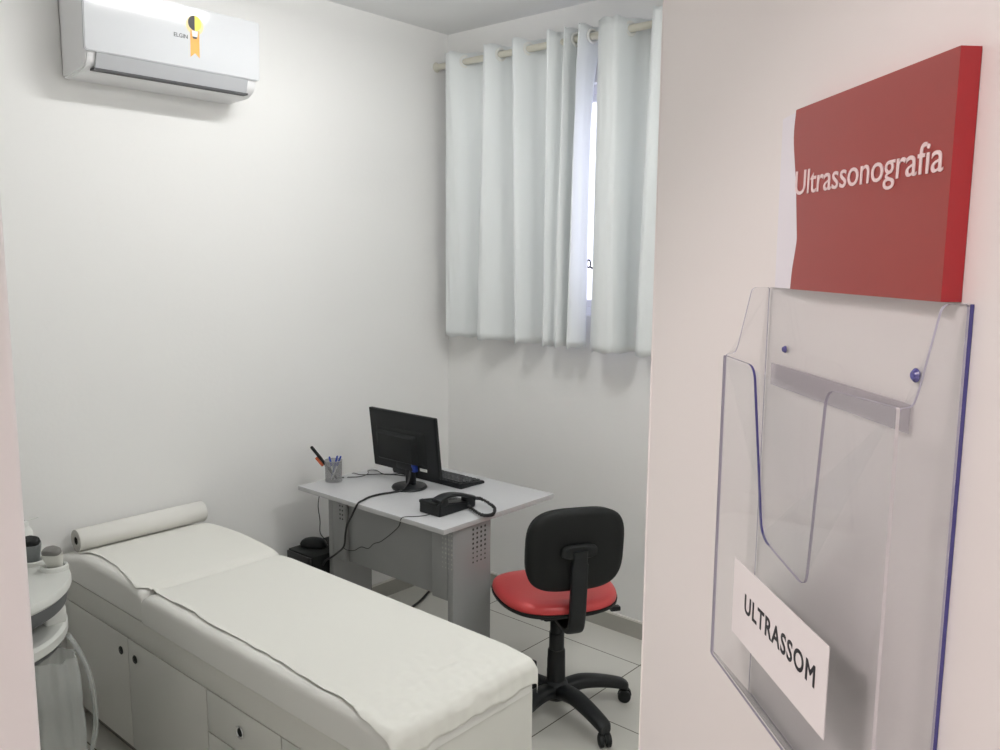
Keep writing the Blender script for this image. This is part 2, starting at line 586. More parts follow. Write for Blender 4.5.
# window: frame, two frosted panes, latch
bm = nb()
fx0, fx1 = XB + .045, XB + .09
t = .04
box(bm, (fx0, WY0, WZ0), (fx1, WY0 + t, WZ1), bev=.003); box(bm, (fx0, WY1 - t, WZ0), (fx1, WY1, WZ1), bev=.003)
box(bm, (fx0, WY0 + t, WZ0), (fx1, WY1 - t, WZ0 + t), bev=.003); box(bm, (fx0, WY0 + t, WZ1 - t), (fx1, WY1 - t, WZ1), bev=.003)
win = structure('window_1', bm, ALU, smooth=True)
mids = [WY0 + t, (WY0 + WY1) / 2 - .0, WY1 - t]
for k in range(2):
    a, b = mids[k], mids[k + 1]
    bm = nb()
    s = .03
    gx0, gx1 = XB + .052, XB + .078
    box(bm, (gx0, a, WZ0 + t), (gx1, a + s, WZ1 - t), bev=.002); box(bm, (gx0, b - s, WZ0 + t), (gx1, b, WZ1 - t), bev=.002)
    box(bm, (gx0, a + s, WZ0 + t), (gx1, b - s, WZ0 + t + s), bev=.002); box(bm, (gx0, a + s, WZ1 - t - s), (gx1, b - s, WZ1 - t), bev=.002)
    fr_ = obj('sash', bm, ALU, win)
    bm = nb(); box(bm, (XB + .062, a + s, WZ0 + t + s), (XB + .067, b - s, WZ1 - t - s))
    obj('pane', bm, FROST, fr_, smooth=False)
bm = nb(); box(bm, (XB - .015, WY0 - .01, WZ0 - .015), (XB + .045, WY1 + .01, WZ0 - .0005), bev=.003)
# small black loop latch of the window, seen through the gap of the curtains
LY, LZ = 2.197, 1.672
bm2 = nb()
loop = [(XB - .006, LY + .026 + .010 * math.cos(a_), LZ + .004 + .017 * math.sin(a_)) for a_ in [2 * PI * k / 14 for k in range(15)]]
tube(bm2, loop, .0035, n=8, sub=3)
tube(bm2, [(XB - .006, LY + .018, LZ - .010), (XB - .004, LY + .004, LZ - .016), (XB + .03, LY - .012, LZ - .020), (XB + .055, LY - .02, LZ - .02)], .0045, n=8, sub=5)
obj('window_latch', bm2, BLK, win, label='black loop latch')
bm.free()

# ---------------------------------------------------------------- door leaf (opened 42 degrees into the room)
e = Vector((math.cos(TH), math.sin(TH), 0)); nrm = Vector((math.sin(TH), -math.cos(TH), 0))
PD = 0.2458


def D(tt, z, q):
    """point on the door: tt along the leaf, z height, q distance of the plane from the camera axis"""
    return e * tt + nrm * q + Vector((0, 0, z))


def dframe(t0, z0, q0):
    return lambda u, v, w_: D(t0 + u, z0 + v, q0 + w_)


def dbox(bm, t0, t1, z0, z1, q0, q1, bev=0, seg=2, mi=0):
    m4 = Matrix((e, nrm, Vector((0, 0, 1)))).transposed().to_4x4()
    box(bm, (t0, q0, z0), (t1, q1, z1), bev, seg, mi, mat=m4)


bm = nb(); dbox(bm, .083, .8775, .008, 2.085, PD, PD + .035, bev=.0018, seg=2)
door = structure('door_1', bm, DOORP, smooth=True)
bm = nb()
dbox(bm, .80, .84, .93, 1.10, PD - .006, PD + .0, bev=.002)
tube(bm, [D(.82, 1.05, PD - .005), D(.82, 1.05, PD - .045), D(.80, 1.05, PD - .052), D(.71, 1.05, PD - .05)], .008, n=12, sub=5)
obj('door_handle', bm, CHROME, door)

# ================================================================== SIGN ON THE DOOR
qs = .2355
sg = thing('door_sign', 'red rectangular door sign with white lettering above clear holder', 'sign', D(.45, 1.68, PD))
o0 = Vector(sg.location)


def loc(fr, o_):
    return lambda u, v, w_: fr(u, v, w_) - o_


zt, zb = 1.7935, 1.6815
tr_, tl_ = .3655, .5290
wav = [(p_.x, p_.y) for p_ in crom([(.5248, zb, 0), (.5233, 1.695, 0), (.5193, 1.7106, 0), (.5203, 1.7295, 0), (.5265, 1.755, 0), (.5315, 1.777, 0), (.530, zt, 0)], 5)]
bm = nb()
poly = [(tr_, zb)] + wav + [(tr_, zt)]
prism(bm, poly, loc(lambda u, v, w_: D(u, v, qs + w_), o0), PD - qs - .0003, mi=0, mside=1)
obj('red_panel', bm, [SIGNR, SIGNS], sg, smooth=False)
bm = nb()
poly = [(a_ + .0004, z) for a_, z in wav] + [(.5565, zt - .0015), (.5555, zb)]
prism(bm, poly, loc(lambda u, v, w_: D(u, v, qs + .003 + w_), o0), PD - qs - .0033, mi=0)
obj('pale_wave_strip', bm, SIGNW, sg, smooth=False, label='pale lavender strip with wavy edge')
# lettering runs from the far end (larger t) towards the near end, so u is mirrored
text_mesh('sign_lettering', 'Ultrassonografia', TXTW,
          lambda u, v, w_: D(.5245 - u, 1.7405 + v, qs - .0001 - w_) - o0, .1535, .0148, sg, bold=0.003, spacing=0.98, depth=.0004)

# ================================================================== BROCHURE HOLDER
qf = .2125
hl = thing('brochure_holder', 'clear acrylic leaflet holder with ULTRASSOM label below red sign', 'leaflet holder', D(.466, 1.38, PD))
o1 = Vector(hl.location)
T0, T1 = .3560, .5765
bm = nb()
back = [(T0, 1.377), (T1, 1.377), (T1, 1.679), (T1 - .002, 1.681), (T0 + .0, 1.681)]
prism(bm, back, loc(lambda u, v, w_: D(u, v, PD - .0024 + w_), o1), .0020, mi=0, mside=lambda k: (2, 0, 0, 2, 1)[k])
obj('back_plate', bm, [ACRY, ACRYE, ACRYL], hl, smooth=False)
# front panel with the finger notch


def rnd(poly, rad, seg=6, skip=()):
    out = []
    n = len(poly)
    for i in range(n):
        p = Vector(poly[i]); a_ = Vector(poly[i - 1]) - p; b_ = Vector(poly[(i + 1) % n]) - p
        if i in skip:
            out.append(tuple(p)); continue
        rd = rad[i] if isinstance(rad, dict) and i in rad else (rad if not isinstance(rad, dict) else .002)
        rd = min(rd, a_.length * .45, b_.length * .45)
        A = p + a_.normalized() * rd; B = p + b_.normalized() * rd
        for k in range(seg + 1):
            t_ = k / seg
            out.append(tuple(A * (1 - t_) ** 2 + p * 2 * t_ * (1 - t_) + B * t_ * t_))
    return out


front = [(T1, 1.410), (T1, 1.6330), (.5220, 1.6322), (.4975, 1.5265), (.4340, 1.5180), (.4235, 1.6325), (T0, 1.6345), (T0, 1.410)]
front = rnd(front, {2: .010, 3: .012, 4: .009, 5: .010, 0: .003, 1: .0015, 6: .0015, 7: .003})
bm = nb()
def fside(k):
    (ta, za), (tb, zb_) = front[k], front[(k + 1) % len(front)]
    tm, zm = (ta + tb) / 2, (za + zb_) / 2
    if tm < T0 + .001:
        return 3
    if tm > T1 - .001 or zm < 1.415:
        return 2
    return 1 if tm > .47 else 2


prism(bm, front, loc(lambda u, v, w_: D(u, v, qf + w_), o1), .0017, mi=0, mside=fside)
obj('front_panel', bm, [ACRY, ACRYE, ACRYL, ACRYH], hl, smooth=False)
for nm, tt, mm in (('side_panel', T0, 0), ('side_panel', T1 - .0018, 1)):
    side = [(PD - .0025, 1.377), (PD - .0025, 1.681), (.2310, 1.6810), (.2225, 1.6400), (.2205, 1.6345), (qf + .0017, 1.634), (qf + .0017, 1.411)]
    side = rnd(side, {2: .004, 3: .003, 4: .003})
    bm = nb()
    prism(bm, side, loc(lambda q_, v, w_: D(tt + w_, v, q_), o1), .0018, mi=0, mside=lambda k: 1 if k != 1 else 1)
    obj(nm, bm, [ACRY, ACRYL], hl, smooth=False)
bm = nb()
bp_ = [(PD - .0025, 1.377), (PD - .0025, 1.3788), (qf + .0017, 1.4128), (qf + .0017, 1.411)]
prism(bm, bp_, loc(lambda q_, v, w_: D(T0 + .0018 + w_, v, q_), o1), T1 - T0 - .0036, mi=0, mside=0)
obj('bottom_panel', bm, clear_mat('clear_acrylic_floor', (0.88, 0.89, 0.89), (0.6, 0.62, 0.62), white=.25), hl, smooth=False)
for tt, zz, rd in ((.5440, 1.6405, .0024), (.3925, 1.6440, .0036)):
    bm = nb()
    lathe(bm, [(0, .0022), (rd * .6, .0020), (rd, .0005), (rd, 0), (0, 0)], D(tt, zz, PD - .0026) - o1, -nrm, n=20)
    obj('screw_hole', bm, ACRYE, hl)
bm = nb(); dbox(bm, .3950, .5640, 1.6140, 1.6290, PD - .0027 - .0006, PD - .0027)
for v in bm.verts:
    v.co -= o1
obj('tape_strip', bm, TAPE, hl, smooth=False, label='greyish strip of double-sided tape')
bm = nb(); dbox(bm, .4010, .5360, 1.4466, 1.4992, qf - .0006, qf - .0001)
for v in bm.verts:
    v.co -= o1
lab = obj('paper_label', bm, LABELP, hl, smooth=False, label='white paper label reading ULTRASSOM')
text_mesh('label_lettering', 'ULTRASSOM', INK,
          lambda u, v, w_: D(.5150 - u, 1.4693 + v, qf - .0007 - w_) - o1, .1010, .0122, lab, fat=0.022, spacing=1.14, depth=.0002)

# ================================================================== AIR CONDITIONER
ac = thing('air_conditioner', 'white glossy split air conditioner mounted high on the left wall', 'air conditioner', (1.59, YA, 2.43))
oa = Vector(ac.location)
AX0, AX1 = 1.262, 1.918
yf = 2.905
bm = nb()
prof = [(YA - .0005, 2.572), (yf + .03, 2.572), (yf + .012, 2.562), (yf + .020, 2.36), (yf + .032, 2.322), (yf + .070, 2.303), (YA - .0005, 2.297)]
prof = rnd(prof, {1: .01, 2: .006, 3: .012, 4: .02, 5: .02, 0: .0005, 6: .004}, seg=5)
prism(bm, prof, lambda u, v, w_: Vector((AX0 + .008 + w_, u, v)) - oa, AX1 - AX0 - .016)
bmesh.ops.bevel(bm, geom=[e_ for e_ in bm.edges if e_.calc_face_angle(0) > 1.3], offset=.006, segments=2, affect='EDGES')
obj('casing', bm, ACB, ac, smooth=True)
bm = nb()
pan = [(0, 0), (AX1 - AX0, 0), (AX1 - AX0, .212), (0, .212)]
pan = rnd(pan, .012, seg=6)
prism(bm, pan, lambda u, v, w_: Vector((AX0 + u, yf + w_ + (.212 - v) * .043, 2.362 + v)) - oa, .012)
bmesh.ops.bevel(bm, geom=[e_ for e_ in bm.edges if e_.calc_face_angle(0) > 1.3], offset=.003, segments=3, affect='EDGES')
obj('front_panel', bm, ACW, ac, smooth=True)
bm = nb()
prism(bm, [(0, 0), (.565, 0), (.565, .052), (0, .052)], lambda u, v, w_: Vector((AX0 + .040 + u, yf + .0115 + w_ - 0.001 + (.052 - v) * .30, 2.311 + v * .95)) - oa, .008)
obj('air_flap', bm, ACG, ac, smooth=False, label='grey horizontal louvre flap')
bm = nb(); box(bm, (AX0 + .034, yf + .021, 2.306), (AX0 + .610, yf + .055, 2.3125))
for v in bm.verts:
    v.co -= oa
obj('outlet_slot', bm, ACD, ac, smooth=False)
text_mesh('maker_name', 'ELGIN', INKG, lambda u, v, w_: Vector((1.572 + u, yf - .0002 - w_ + (2.574 - 2.462 - v) * .043, 2.4620 + v)) - oa, .052, .0135, ac, bold=.012, depth=.0004)
# orange ribbon seal with a half black, half yellow disc
sl = nb()
prism(sl, [(1.640, 2.397), (1.6575, 2.412), (1.675, 2.397), (1.675, 2.49), (1.640, 2.49)], lambda u, v, w_: Vector((u, yf - .0008 + w_, v)) - oa, .0007)
cyl(sl, Vector((1.6575, yf - .0008, 2.508)) - oa, Vector((1.6575, yf - .0001, 2.508)) - oa, .034, n=32, mi=3)
hc = [(1.6575 + .0255 * math.cos(a_), 2.514 + .0255 * math.sin(a_)) for a_ in [PI / 2 + PI * k / 16 for k in range(17)]]
prism(sl, hc, lambda u, v, w_: Vector((u, yf - .0014 + w_, v)) - oa, .0006, mi=1, mside=1)
hc = [(1.6575 + .0255 * math.cos(a_), 2.514 + .0255 * math.sin(a_)) for a_ in [-PI / 2 + PI * k / 16 for k in range(17)]]
prism(sl, hc, lambda u, v, w_: Vector((u, yf - .0014 + w_, v)) - oa, .0006, mi=2, mside=2)
prism(sl, [(1.648, 2.468), (1.667, 2.468), (1.669, 2.488), (1.646, 2.488)], lambda u, v, w_: Vector((u, yf - .0014 + w_, v)) - oa, .0006, mi=4, mside=4)
prism(sl, [(1.651, 2.461), (1.664, 2.461), (1.667, 2.468), (1.648, 2.468)], lambda u, v, w_: Vector((u, yf - .0014 + w_, v)) - oa, .0006, mi=1, mside=1)
for v in sl.verts:
    v.co += Vector((-.006, (2.574 - oa.z - v.co.z) * .043, .006))
obj('energy_seal', sl, [ORANGE, INK, YEL, pmat('pale_orange', (.92, .70, .35), .5), WHT], ac, smooth=False, label='orange ribbon sticker with black and yellow disc')

# ================================================================== CURTAINS AND ROD
RX, RZ = 3.060, 2.630
rd = thing('curtain_rod', 'cream curtain rod above the window running to the corner', 'curtain rod', (RX, 2.3, RZ))
bm = nb(); cyl(bm, (0, -.95, 0), (0, YA - 2.3 - .012, 0), .0150, n=24)
obj('pole', bm, ROD, rd)
bm = nb(); lathe(bm, [(0, 0), (.022, 0), (.024, .004), (.017, .012), (.015, .030), (0, .030)], (0, YA - 2.3 - .0005, 0), (0, -1, 0))
obj('end_socket', bm, ROD, rd)
bm = nb()
cyl(bm, (0, -.93, 0), (XB - RX - .0005, -.93, 0), .008, n=16); cyl(bm, (XB - RX - .006, -.93, 0), (XB - RX - .0005, -.93, 0), .022, n=24)
obj('wall_bracket', bm, ROD, rd)


def curtain(name, label, ctrl, ztop, zbot, eyes, fast=False):
    t_ = thing(name, label, 'curtain', (RX, (ctrl[0][0] + ctrl[-1][0]) / 2, RZ), group='white eyelet curtains on the rod')
    o_ = Vector(t_.location)
    top = crom([(c[2], c[0], 0) for c in ctrl], 8)
    bot = crom([(c[3] if len(c) > 3 else c[2], c[1], 0) for c in ctrl], 8)
    bm = nb(); rows = 40
    G = []
    for j in range(rows + 1):
        s = j / rows
        z = ztop + (zbot - ztop) * s
        kk_ = s ** 0.8
        row = []
        for i, (a_, b_) in enumerate(zip(top, bot)):
            k = kk_
            if fast and i > len(top) - 26:
                k = kk_ + (1 - (1 - s) ** 9 - kk_) * min(1, (i - len(top) + 26) / 16)
            p = a_ * (1 - k) + b_ * k
            wob = noise.noise(Vector((i * .09, s * 2.5, 3.1))) * .006 * s
            wob2 = noise.noise(Vector((i * .35, s * 5.5, 9.1))) * .003
            row.append(bm.verts.new(Vector((p.x + wob + wob2, p.y + wob * .5, z + (.004 * math.sin(i * .5) if j in (0, rows) else 0))) - o_))
        G.append(row)
    for j in range(rows):
        for i in range(len(top) - 1):
            bm.faces.new((G[j][i], G[j][i + 1], G[j + 1][i + 1], G[j + 1][i]))
    ob = obj('cloth', bm, CURT, t_, angle=80)
    sm = ob.modifiers.new('thick', 'SOLIDIFY'); sm.thickness = .0016; sm.offset = 0
    for (yy, ang) in eyes:
        # ring lying in the cloth where it crosses the rod
        bm = nb()
        ax = Vector((math.sin(ang), math.cos(ang), 0))
        x = ax.cross(Vector((0, 0, 1))).normalized(); z_ = Vector((0, 0, 1))
        c0 = Vector((RX, yy, RZ)) - o_
        rings = []
        for k in range(28):
            a_ = 2 * PI * k / 28
            rdn = x * math.cos(a_) + z_ * math.sin(a_)
            rings.append([c0 + rdn * (.0250 + .0062 * math.cos(b_)) + ax * (.0045 * math.sin(b_)) for b_ in [2 * PI * q / 8 for q in range(8)]])
        rings.append(rings[0])
        stack(bm, rings, capa=False, capb=False)
        bmesh.ops.remove_doubles(bm, verts=bm.verts, dist=1e-6)
        obj('eyelet', bm, EYE, t_)
    return t_


L_CTRL = [(3.012, 3.015, 3.025), (2.985, 2.99, 3.002, 3.03), (2.95, 2.93, 3.006, 3.05), (2.905, 2.88, 3.07, 3.08), (2.845, 2.835, 3.118, 3.122), (2.785, 2.80, 3.095, 3.10),
          (2.755, 2.785, 3.03, 3.02), (2.738, 2.763, 2.998), (2.715, 2.73, 3.01), (2.675, 2.64, 3.085, 3.08), (2.63, 2.585, 3.118, 3.124), (2.59, 2.565, 3.07, 3.06),
          (2.569, 2.536, 2.998), (2.548, 2.51, 3.008), (2.505, 2.46, 3.085), (2.44, 2.415, 3.118, 3.124), (2.39, 2.385, 3.07), (2.370, 2.368, 2.998),
          (2.352, 2.352, 3.008), (2.325, 2.335, 3.06, 3.035), (2.295, 2.32, 3.07, 3.03), (2.275, 2.305, 2.998, 3.00), (2.268, 2.285, 3.015, 3.01), (2.250, 2.265, 3.10, 3.09), (2.222, 2.250, 3.10, 3.08),
          (2.204, 2.242, 3.03, 3.02), (2.196, 2.230, 2.992), (2.186, 2.218, 3.01), (2.168, 2.205, 3.075, 3.05), (2.135, 2.192, 3.115, 3.085)]
R_CTRL = [(2.118, 2.135, 3.04), (2.098, 2.105, 3.0, 3.005), (2.06, 2.07, 2.985), (2.015, 2.01, 2.985), (1.998, 1.985, 3.01), (1.975, 1.965, 3.09), (1.925, 1.925, 3.118, 3.125), (1.865, 1.895, 3.06),
          (1.838, 1.872, 2.992), (1.81, 1.84, 2.985), (1.785, 1.80, 3.02), (1.74, 1.75, 3.10), (1.68, 1.69, 3.11), (1.64, 1.65, 3.0), (1.60, 1.61, 2.99), (1.55, 1.56, 3.08), (1.50, 1.50, 3.10)]
curtain('curtain', 'left white eyelet curtain in the corner, with many narrow folds', L_CTRL, 2.672, 1.305,
        [(2.915, .55), (2.687, .35), (2.520, .35), (2.255, .25), (2.172, .3)], fast=True)
curtain('curtain', 'right white eyelet curtain, partly hidden behind the open door', R_CTRL, 2.672, 1.300,
        [(1.985, .4), (1.765, .4), (1.57, .4)])

# ================================================================== EXAM COUCH
CX0, CX1, CY0, CY1 = 1.165, 1.653, 1.322, YA - .012
couch = thing('exam_couch', 'white cabinet examination couch with vinyl mattress in the corner', 'examination couch', (CX0, CY0, 0))
oc = Vector(couch.location)


def cbox(bm, a, b, bev=0, seg=2, mi=0):
    box(bm, tuple(Vector(a) - oc), tuple(Vector(b) - oc), bev, seg, mi)


bm = nb(); cbox(bm, (CX0 + .004, CY0, .09), (CX1, CY1, .560), bev=.002); obj('cabinet_body', bm, LAM, couch)
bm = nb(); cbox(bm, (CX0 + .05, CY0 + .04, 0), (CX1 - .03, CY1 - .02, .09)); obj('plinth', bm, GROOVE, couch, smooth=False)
bm = nb(); cbox(bm, (CX0 - .012, CY0 - .002, .4795), (CX0 + .004, CY1, .561), bev=.002); obj('top_rail', bm, LAM, couch)


def knob(parent, y, z, ring):
    bm = nb(); g_ = 1.35 if ring is CHROME else 1.0
    c_ = Vector((CX0 - .0125, y, z)) - oc
    lathe(bm, [(.0135 * g_, 0), (.0140 * g_, .002), (.0115 * g_, .0035), (.0088 * g_, .0015)], c_, (-1, 0, 0), n=28, mi=0)
    lathe(bm, [(.0090 * g_, .001), (0, .0008)], c_, (-1, 0, 0), n=28, mi=1)
    obj('finger_pull', bm, [ring, BLKM], parent, label='round recessed pull with dark centre')


DARKR = pmat('dark_chrome_ring', (.10, .10, .10), .25, metal=.6)


def leafp(nm, y0, y1, z0, z1, ky, kz, ring):
    bm = nb(); cbox(bm, (CX0 - .012, y0, z0), (CX0 + .0035, y1, z1), bev=.0015)
    o_ = obj(nm, bm, LAMF, couch)
    knob(o_, ky, kz, ring)


leafp('cabinet_door', 2.5975, CY1 - .01, .098, .476, 2.644, .420, DARKR)
leafp('cabinet_door', 2.115, 2.5940, .098, .476, 2.547, .420, DARKR)
for z0, z1 in ((.350, .476), (.224, .346), (.098, .220)):
    leafp('drawer', 1.7490, 2.1100, z0, z1, 1.940, (z0 + z1) / 2, CHROME)
leafp('cabinet_door', CY0 + .004, 1.7440, .098, .476, 1.69, .40, CHROME)


# mattress in two cushions: head cushion is slightly domed
def bump_mattress(name, x0, x1, y0, y1, z0, z1, dome, rad=.024, jn=0):
    bm = nb()
    nx, ny = 22, 44
    # rounded-rectangle tube: rings along y
    def ztop(y, x):
        s = (y - y0) / (y1 - y0)
        return z1 + dome(s) + .0015 * noise.noise(Vector((x * 9, y * 9, 1)))
    rings = []
    for j in range(ny + 1):
        s = j / ny
        # end rounding
        y = y0 + (y1 - y0) * (s + (-.5 / ny if 0 else 0))
        ins = 0
        for d, rd_ in ((y - y0, .012 if jn < 0 else rad), (y1 - y, .012 if jn > 0 else rad)):
            if d < rd_:
                ins = rd_ - math.sqrt(max(0, rd_ * rd_ - (rd_ - d) ** 2))
        ring = []
        zt_ = ztop(y, 0)
        H_ = zt_ - ins
        a0, a1 = x0 + ins * .4, x1 - ins * .4
        rr_ = min(rad, (H_ - z0) * .49)
        for k in range(7):
            a_ = PI + PI / 2 * k / 6
            ring.append((a0 + .012 + .012 * math.cos(a_), z0 + .012 + .012 * math.sin(a_)))
        for k in range(7):
            a_ = -PI / 2 + PI / 2 * k / 6
            ring.append((a1 - .012 + .012 * math.cos(a_), z0 + .012 + .012 * math.sin(a_)))
        for k in range(9):
            a_ = PI / 2 * k / 8
            ring.append((a1 - rr_ + rr_ * math.cos(a_), H_ - rr_ + rr_ * math.sin(a_)))
        for k in range(1, 12):
            ring.append((a1 - rr_ + (a0 - a1 + 2 * rr_) * k / 12, H_))
        for k in range(9):
            a_ = PI / 2 + PI / 2 * k / 8
            ring.append((a0 + rr_ + rr_ * math.cos(a_), H_ - rr_ + rr_ * math.sin(a_)))
        rings.append([Vector((p[0], y, p[1])) - oc for p in ring])
    stack(bm, rings)
    return obj(name, bm, VINYL, couch, angle=50)


MZ = .660
MX0, MX1 = 1.143, 1.652


def dome_main(s):
    return -.010 * max(0, (.10 - s) / .10) ** 1.5 - .006 * max(0, (s - .93) / .07)


def dome_head(s):
    return .018 * math.sin(PI * min(1, s * 1.15 + .04)) ** .8 - .024 * max(0, (s - .72) / .28) if s * 1.15 + .04 < 1 else -.024 * max(0, (s - .72) / .28)


bump_mattress('mattress', MX0, MX1, 1.316, 2.478, .5615, MZ, dome_main, jn=1)
bump_mattress('head_cushion', MX0 + .003, MX1 - .003, 2.480, CY1, .5640, MZ, dome_head, jn=-1)


def surf(y):
    """height of the cushion tops under the paper"""
    if y < 2.478:
        s = (y - 1.316) / (2.478 - 1.316)
        z = MZ + dome_main(max(0, min(1, s)))
    else:
        s = (y - 2.480) / (CY1 - 2.480)
        z = MZ + dome_head(max(0, min(1, s)))
    d = abs(y - 2.479)
    if d < .03:
        z -= .006 * (1 - d / .03)
    return z


# ================================================================== PAPER ROLL AND SHEET
RYC, RR = 3.047, .041
rollz = surf(RYC) + RR + .002
pr = thing('paper_roll', 'wide roll of white examination paper unrolled over the couch', 'paper roll', (1.19, RYC, rollz))
op = Vector(pr.location)
bm = nb()
lathe(bm, [(RR * .36, .004), (RR * .37, .0), (RR - .001, 0), (RR, .001), (RR, .489), (RR - .001, .49), (RR * .37, .49), (RR * .36, .486)], (0, 0, 0), (1, 0, 0), n=48)
bm.faces.ensure_lookup_table()
for f in bm.faces:
    if abs(f.normal.x) > .7 or abs((f.calc_center_median().yz.length) - RR) > .004:
        f.material_index = 1
obj('wound_paper', bm, [PAPERR, ROLLEND], pr, angle=50)
bm = nb(); lathe(bm, [(RR * .30, .001), (RR * .36, .001), (RR * .36, .489), (RR * .30, .489), (RR * .30, .001)], (0, 0, 0), (1, 0, 0), n=32)
obj('core_tube', bm, pmat('core_cardboard', (.03, .028, .025), .9), pr)

LEDGE = [(3.06, 1.182), (2.986, 1.181), (2.857, 1.190), (2.78, 1.184), (2.693, 1.178), (2.60, 1.164), (2.515, 1.150), (2.497, 1.166), (2.474, 1.184), (2.363, 1.179), (2.229, 1.183), (2.15, 1.176),
         (2.076, 1.172), (1.968, 1.180), (1.90, 1.176), (1.849, 1.177), (1.767, 1.176), (1.69, 1.170), (1.615, 1.167), (1.51, 1.166), (1.45, 1.156), (1.422, 1.150), (1.324, 1.136), (1.15, 1.136)]


def ledge(y):
    for (a_, xa), (b_, xb) in zip(LEDGE[:-1], LEDGE[1:]):
        if b_ <= y <= a_:
            k = (y - b_) / (a_ - b_)
            return xb + (xa - xb) * k
    return LEDGE[-1][1] if y < 1.2 else LEDGE[0][1]


def arcdrop(s, edge, rad, sgn):
    """follow a flat top to edge-rad, round the corner, hang straight down"""
    flat = edge - sgn * rad
    d = (s - flat) * sgn
    if d <= 0:
        return s, 0
    if d < rad * PI / 2:
        a_ = d / rad
        return flat + sgn * rad * math.sin(a_), rad * (1 - math.cos(a_))
    return flat + sgn * rad, rad + (d - rad * PI / 2)


bm = nb()
NU, NV = 90, 230
G = []
ys, ye = 3.012, 1.316 - .062
for j in range(NV + 1):
    v_ = j / NV
    sY = ys + (ye - ys) * v_
    row = []
    xl = ledge(sY) + .0035 * noise.noise(Vector((sY * 16, 3, 1))) + .0016 * noise.noise(Vector((sY * 55, 3, 1)))
    xr = 1.684
    for i in range(NU + 1):
        u_ = (i / NU)
        sX = xl + (xr - xl) * u_ ** 1.15
        x, dzx = arcdrop(sX, MX1 + .004, .022, 1)
        xx2, dzl = arcdrop(x, MX0 - .004, .028, -1)
        if dzl > 0:
            x = xx2
        y, dzy = arcdrop(sY, 1.316 - .005, .022, -1)
        z = surf(max(y, 1.316)) + .0035 - dzx - dzl - dzy
        edge = math.exp(-((sX - xl) / .012) ** 2)
        lift = edge * (.0012 + .0040 * (noise.noise(Vector((sY * 9, 0, 5))) + .35 * noise.noise(Vector((sY * 34, 2, 5)))))
        flap = math.exp(-((sX - xl) / .035) ** 2) * math.exp(-((sY - 2.468) / .018) ** 2) * .011
        near = max(0, 1 - (sY - 1.29) / .35) if sY > 1.29 else 1.0
        wr = abs(noise.noise(Vector((sX * 16, sY * 20, 0)))) * .0075 * near + noise.noise(Vector((sX * 45, sY * 48, 4))) * .0045 * near
        wr += abs(noise.noise(Vector((sX * 3, sY * 2.2, 8)))) * .0015
        jag = noise.noise(Vector((sY * 30, 7, 0))) * .0022 * edge
        out_y = (abs(noise.noise(Vector((sX * 22, 1, 3)))) * .006 + abs(noise.noise(Vector((sX * 9, sY * 14, 3)))) * .008) if dzy > .02 else 0
        endw = noise.noise(Vector((sX * 14, 0, 11))) * .010 * max(0, (v_ - .97) / .03)
        row.append(bm.verts.new(Vector((x + jag, y - out_y, z + max(0, lift) + flap + max(0, wr) * (0.4 if dzx > 0 else 1) + endw)) - op))
    G.append(row)
for j in range(NV):
    for i in range(NU):
        bm.faces.new((G[j][i], G[j][i + 1], G[j + 1][i + 1], G[j + 1][i]))
ps = obj('paper_sheet', bm, PAPER, pr, angle=80)
sm = ps.modifiers.new('thick', 'SOLIDIFY'); sm.thickness = .0005; sm.offset = 1

# ================================================================== DESK
dk = thing('desk', 'grey office desk with perforated metal legs beside the window wall', 'desk', (2.053, 2.051, 0))
od = Vector(dk.location)


def lbox(bm, o_, a, b, bev=0, seg=2, mi=0):
    box(bm, tuple(Vector(a) - o_), tuple(Vector(b) - o_), bev, seg, mi)


DX0, DX1, DY0, DY1 = 2.049, 2.688, 2.053, 2.922
bm = nb(); lbox(bm, od, (DX0, DY0, .721), (DX1, DY1, .740), bev=.0015)
bm.faces.ensure_lookup_table()
for f in bm.faces:
    if abs(f.normal.z) < .5:
        f.material_index = 1
obj('desktop', bm, [DESKT, DESKE], dk)
bm = nb(); lbox(bm, od, (2.140, 2.115, .438), (2.155, 2.80, .7208), bev=.002)
obj('modesty_panel', bm, STEEL, dk)
for sgn, yo in ((1, 2.075), (-1, 2.812)):
    bm = nb()
    y1 = yo + sgn * .030
    lbox(bm, od, (2.120, min(yo, y1), .03), (2.326, max(yo, y1), .7208), bev=.004, seg=2)      # broad web
    y2 = yo + sgn * .112
    lbox(bm, od, (2.120, min(y1, y2), .438 if sgn > 0 else .438), (2.1395, max(y1, y2), .7208), bev=.003, seg=2)  # flange over the panel
    # perforations: small dark discs in both faces
    for r_ in range(8):
        for c_ in range(4):
            z = .694 - r_ * .0182
            x = 2.226 + c_ * .0220
            cyl(bm, Vector((x, yo, z)) - od, Vector((x, yo - sgn * .0006, z)) - od, .0048 if r_ < 5 else .0035, n=10, mi=1)
            if sgn > 0 or (c_ < 2 and r_ < 5):
                y = yo + sgn * ((.008 + c_ * .0155) if sgn > 0 else (.080 + c_ * .016))
                cyl(bm, Vector((2.120, y, z)) - od, Vector((2.1194, y, z)) - od, .0042 if r_ < 5 else .003, n=10, mi=2)
    obj('leg', bm, [STEEL, HOLE, pmat('pale_perforation', (.42, .42, .40), .5) if sgn > 0 else HOLE], dk)
    bm = nb(); lbox(bm, od, (2.085, min(yo, y1) - .004, 0.0), (2.62, max(yo, y1) + .004, .032), bev=.008, seg=3)
    obj('foot', bm, BLKM, dk)

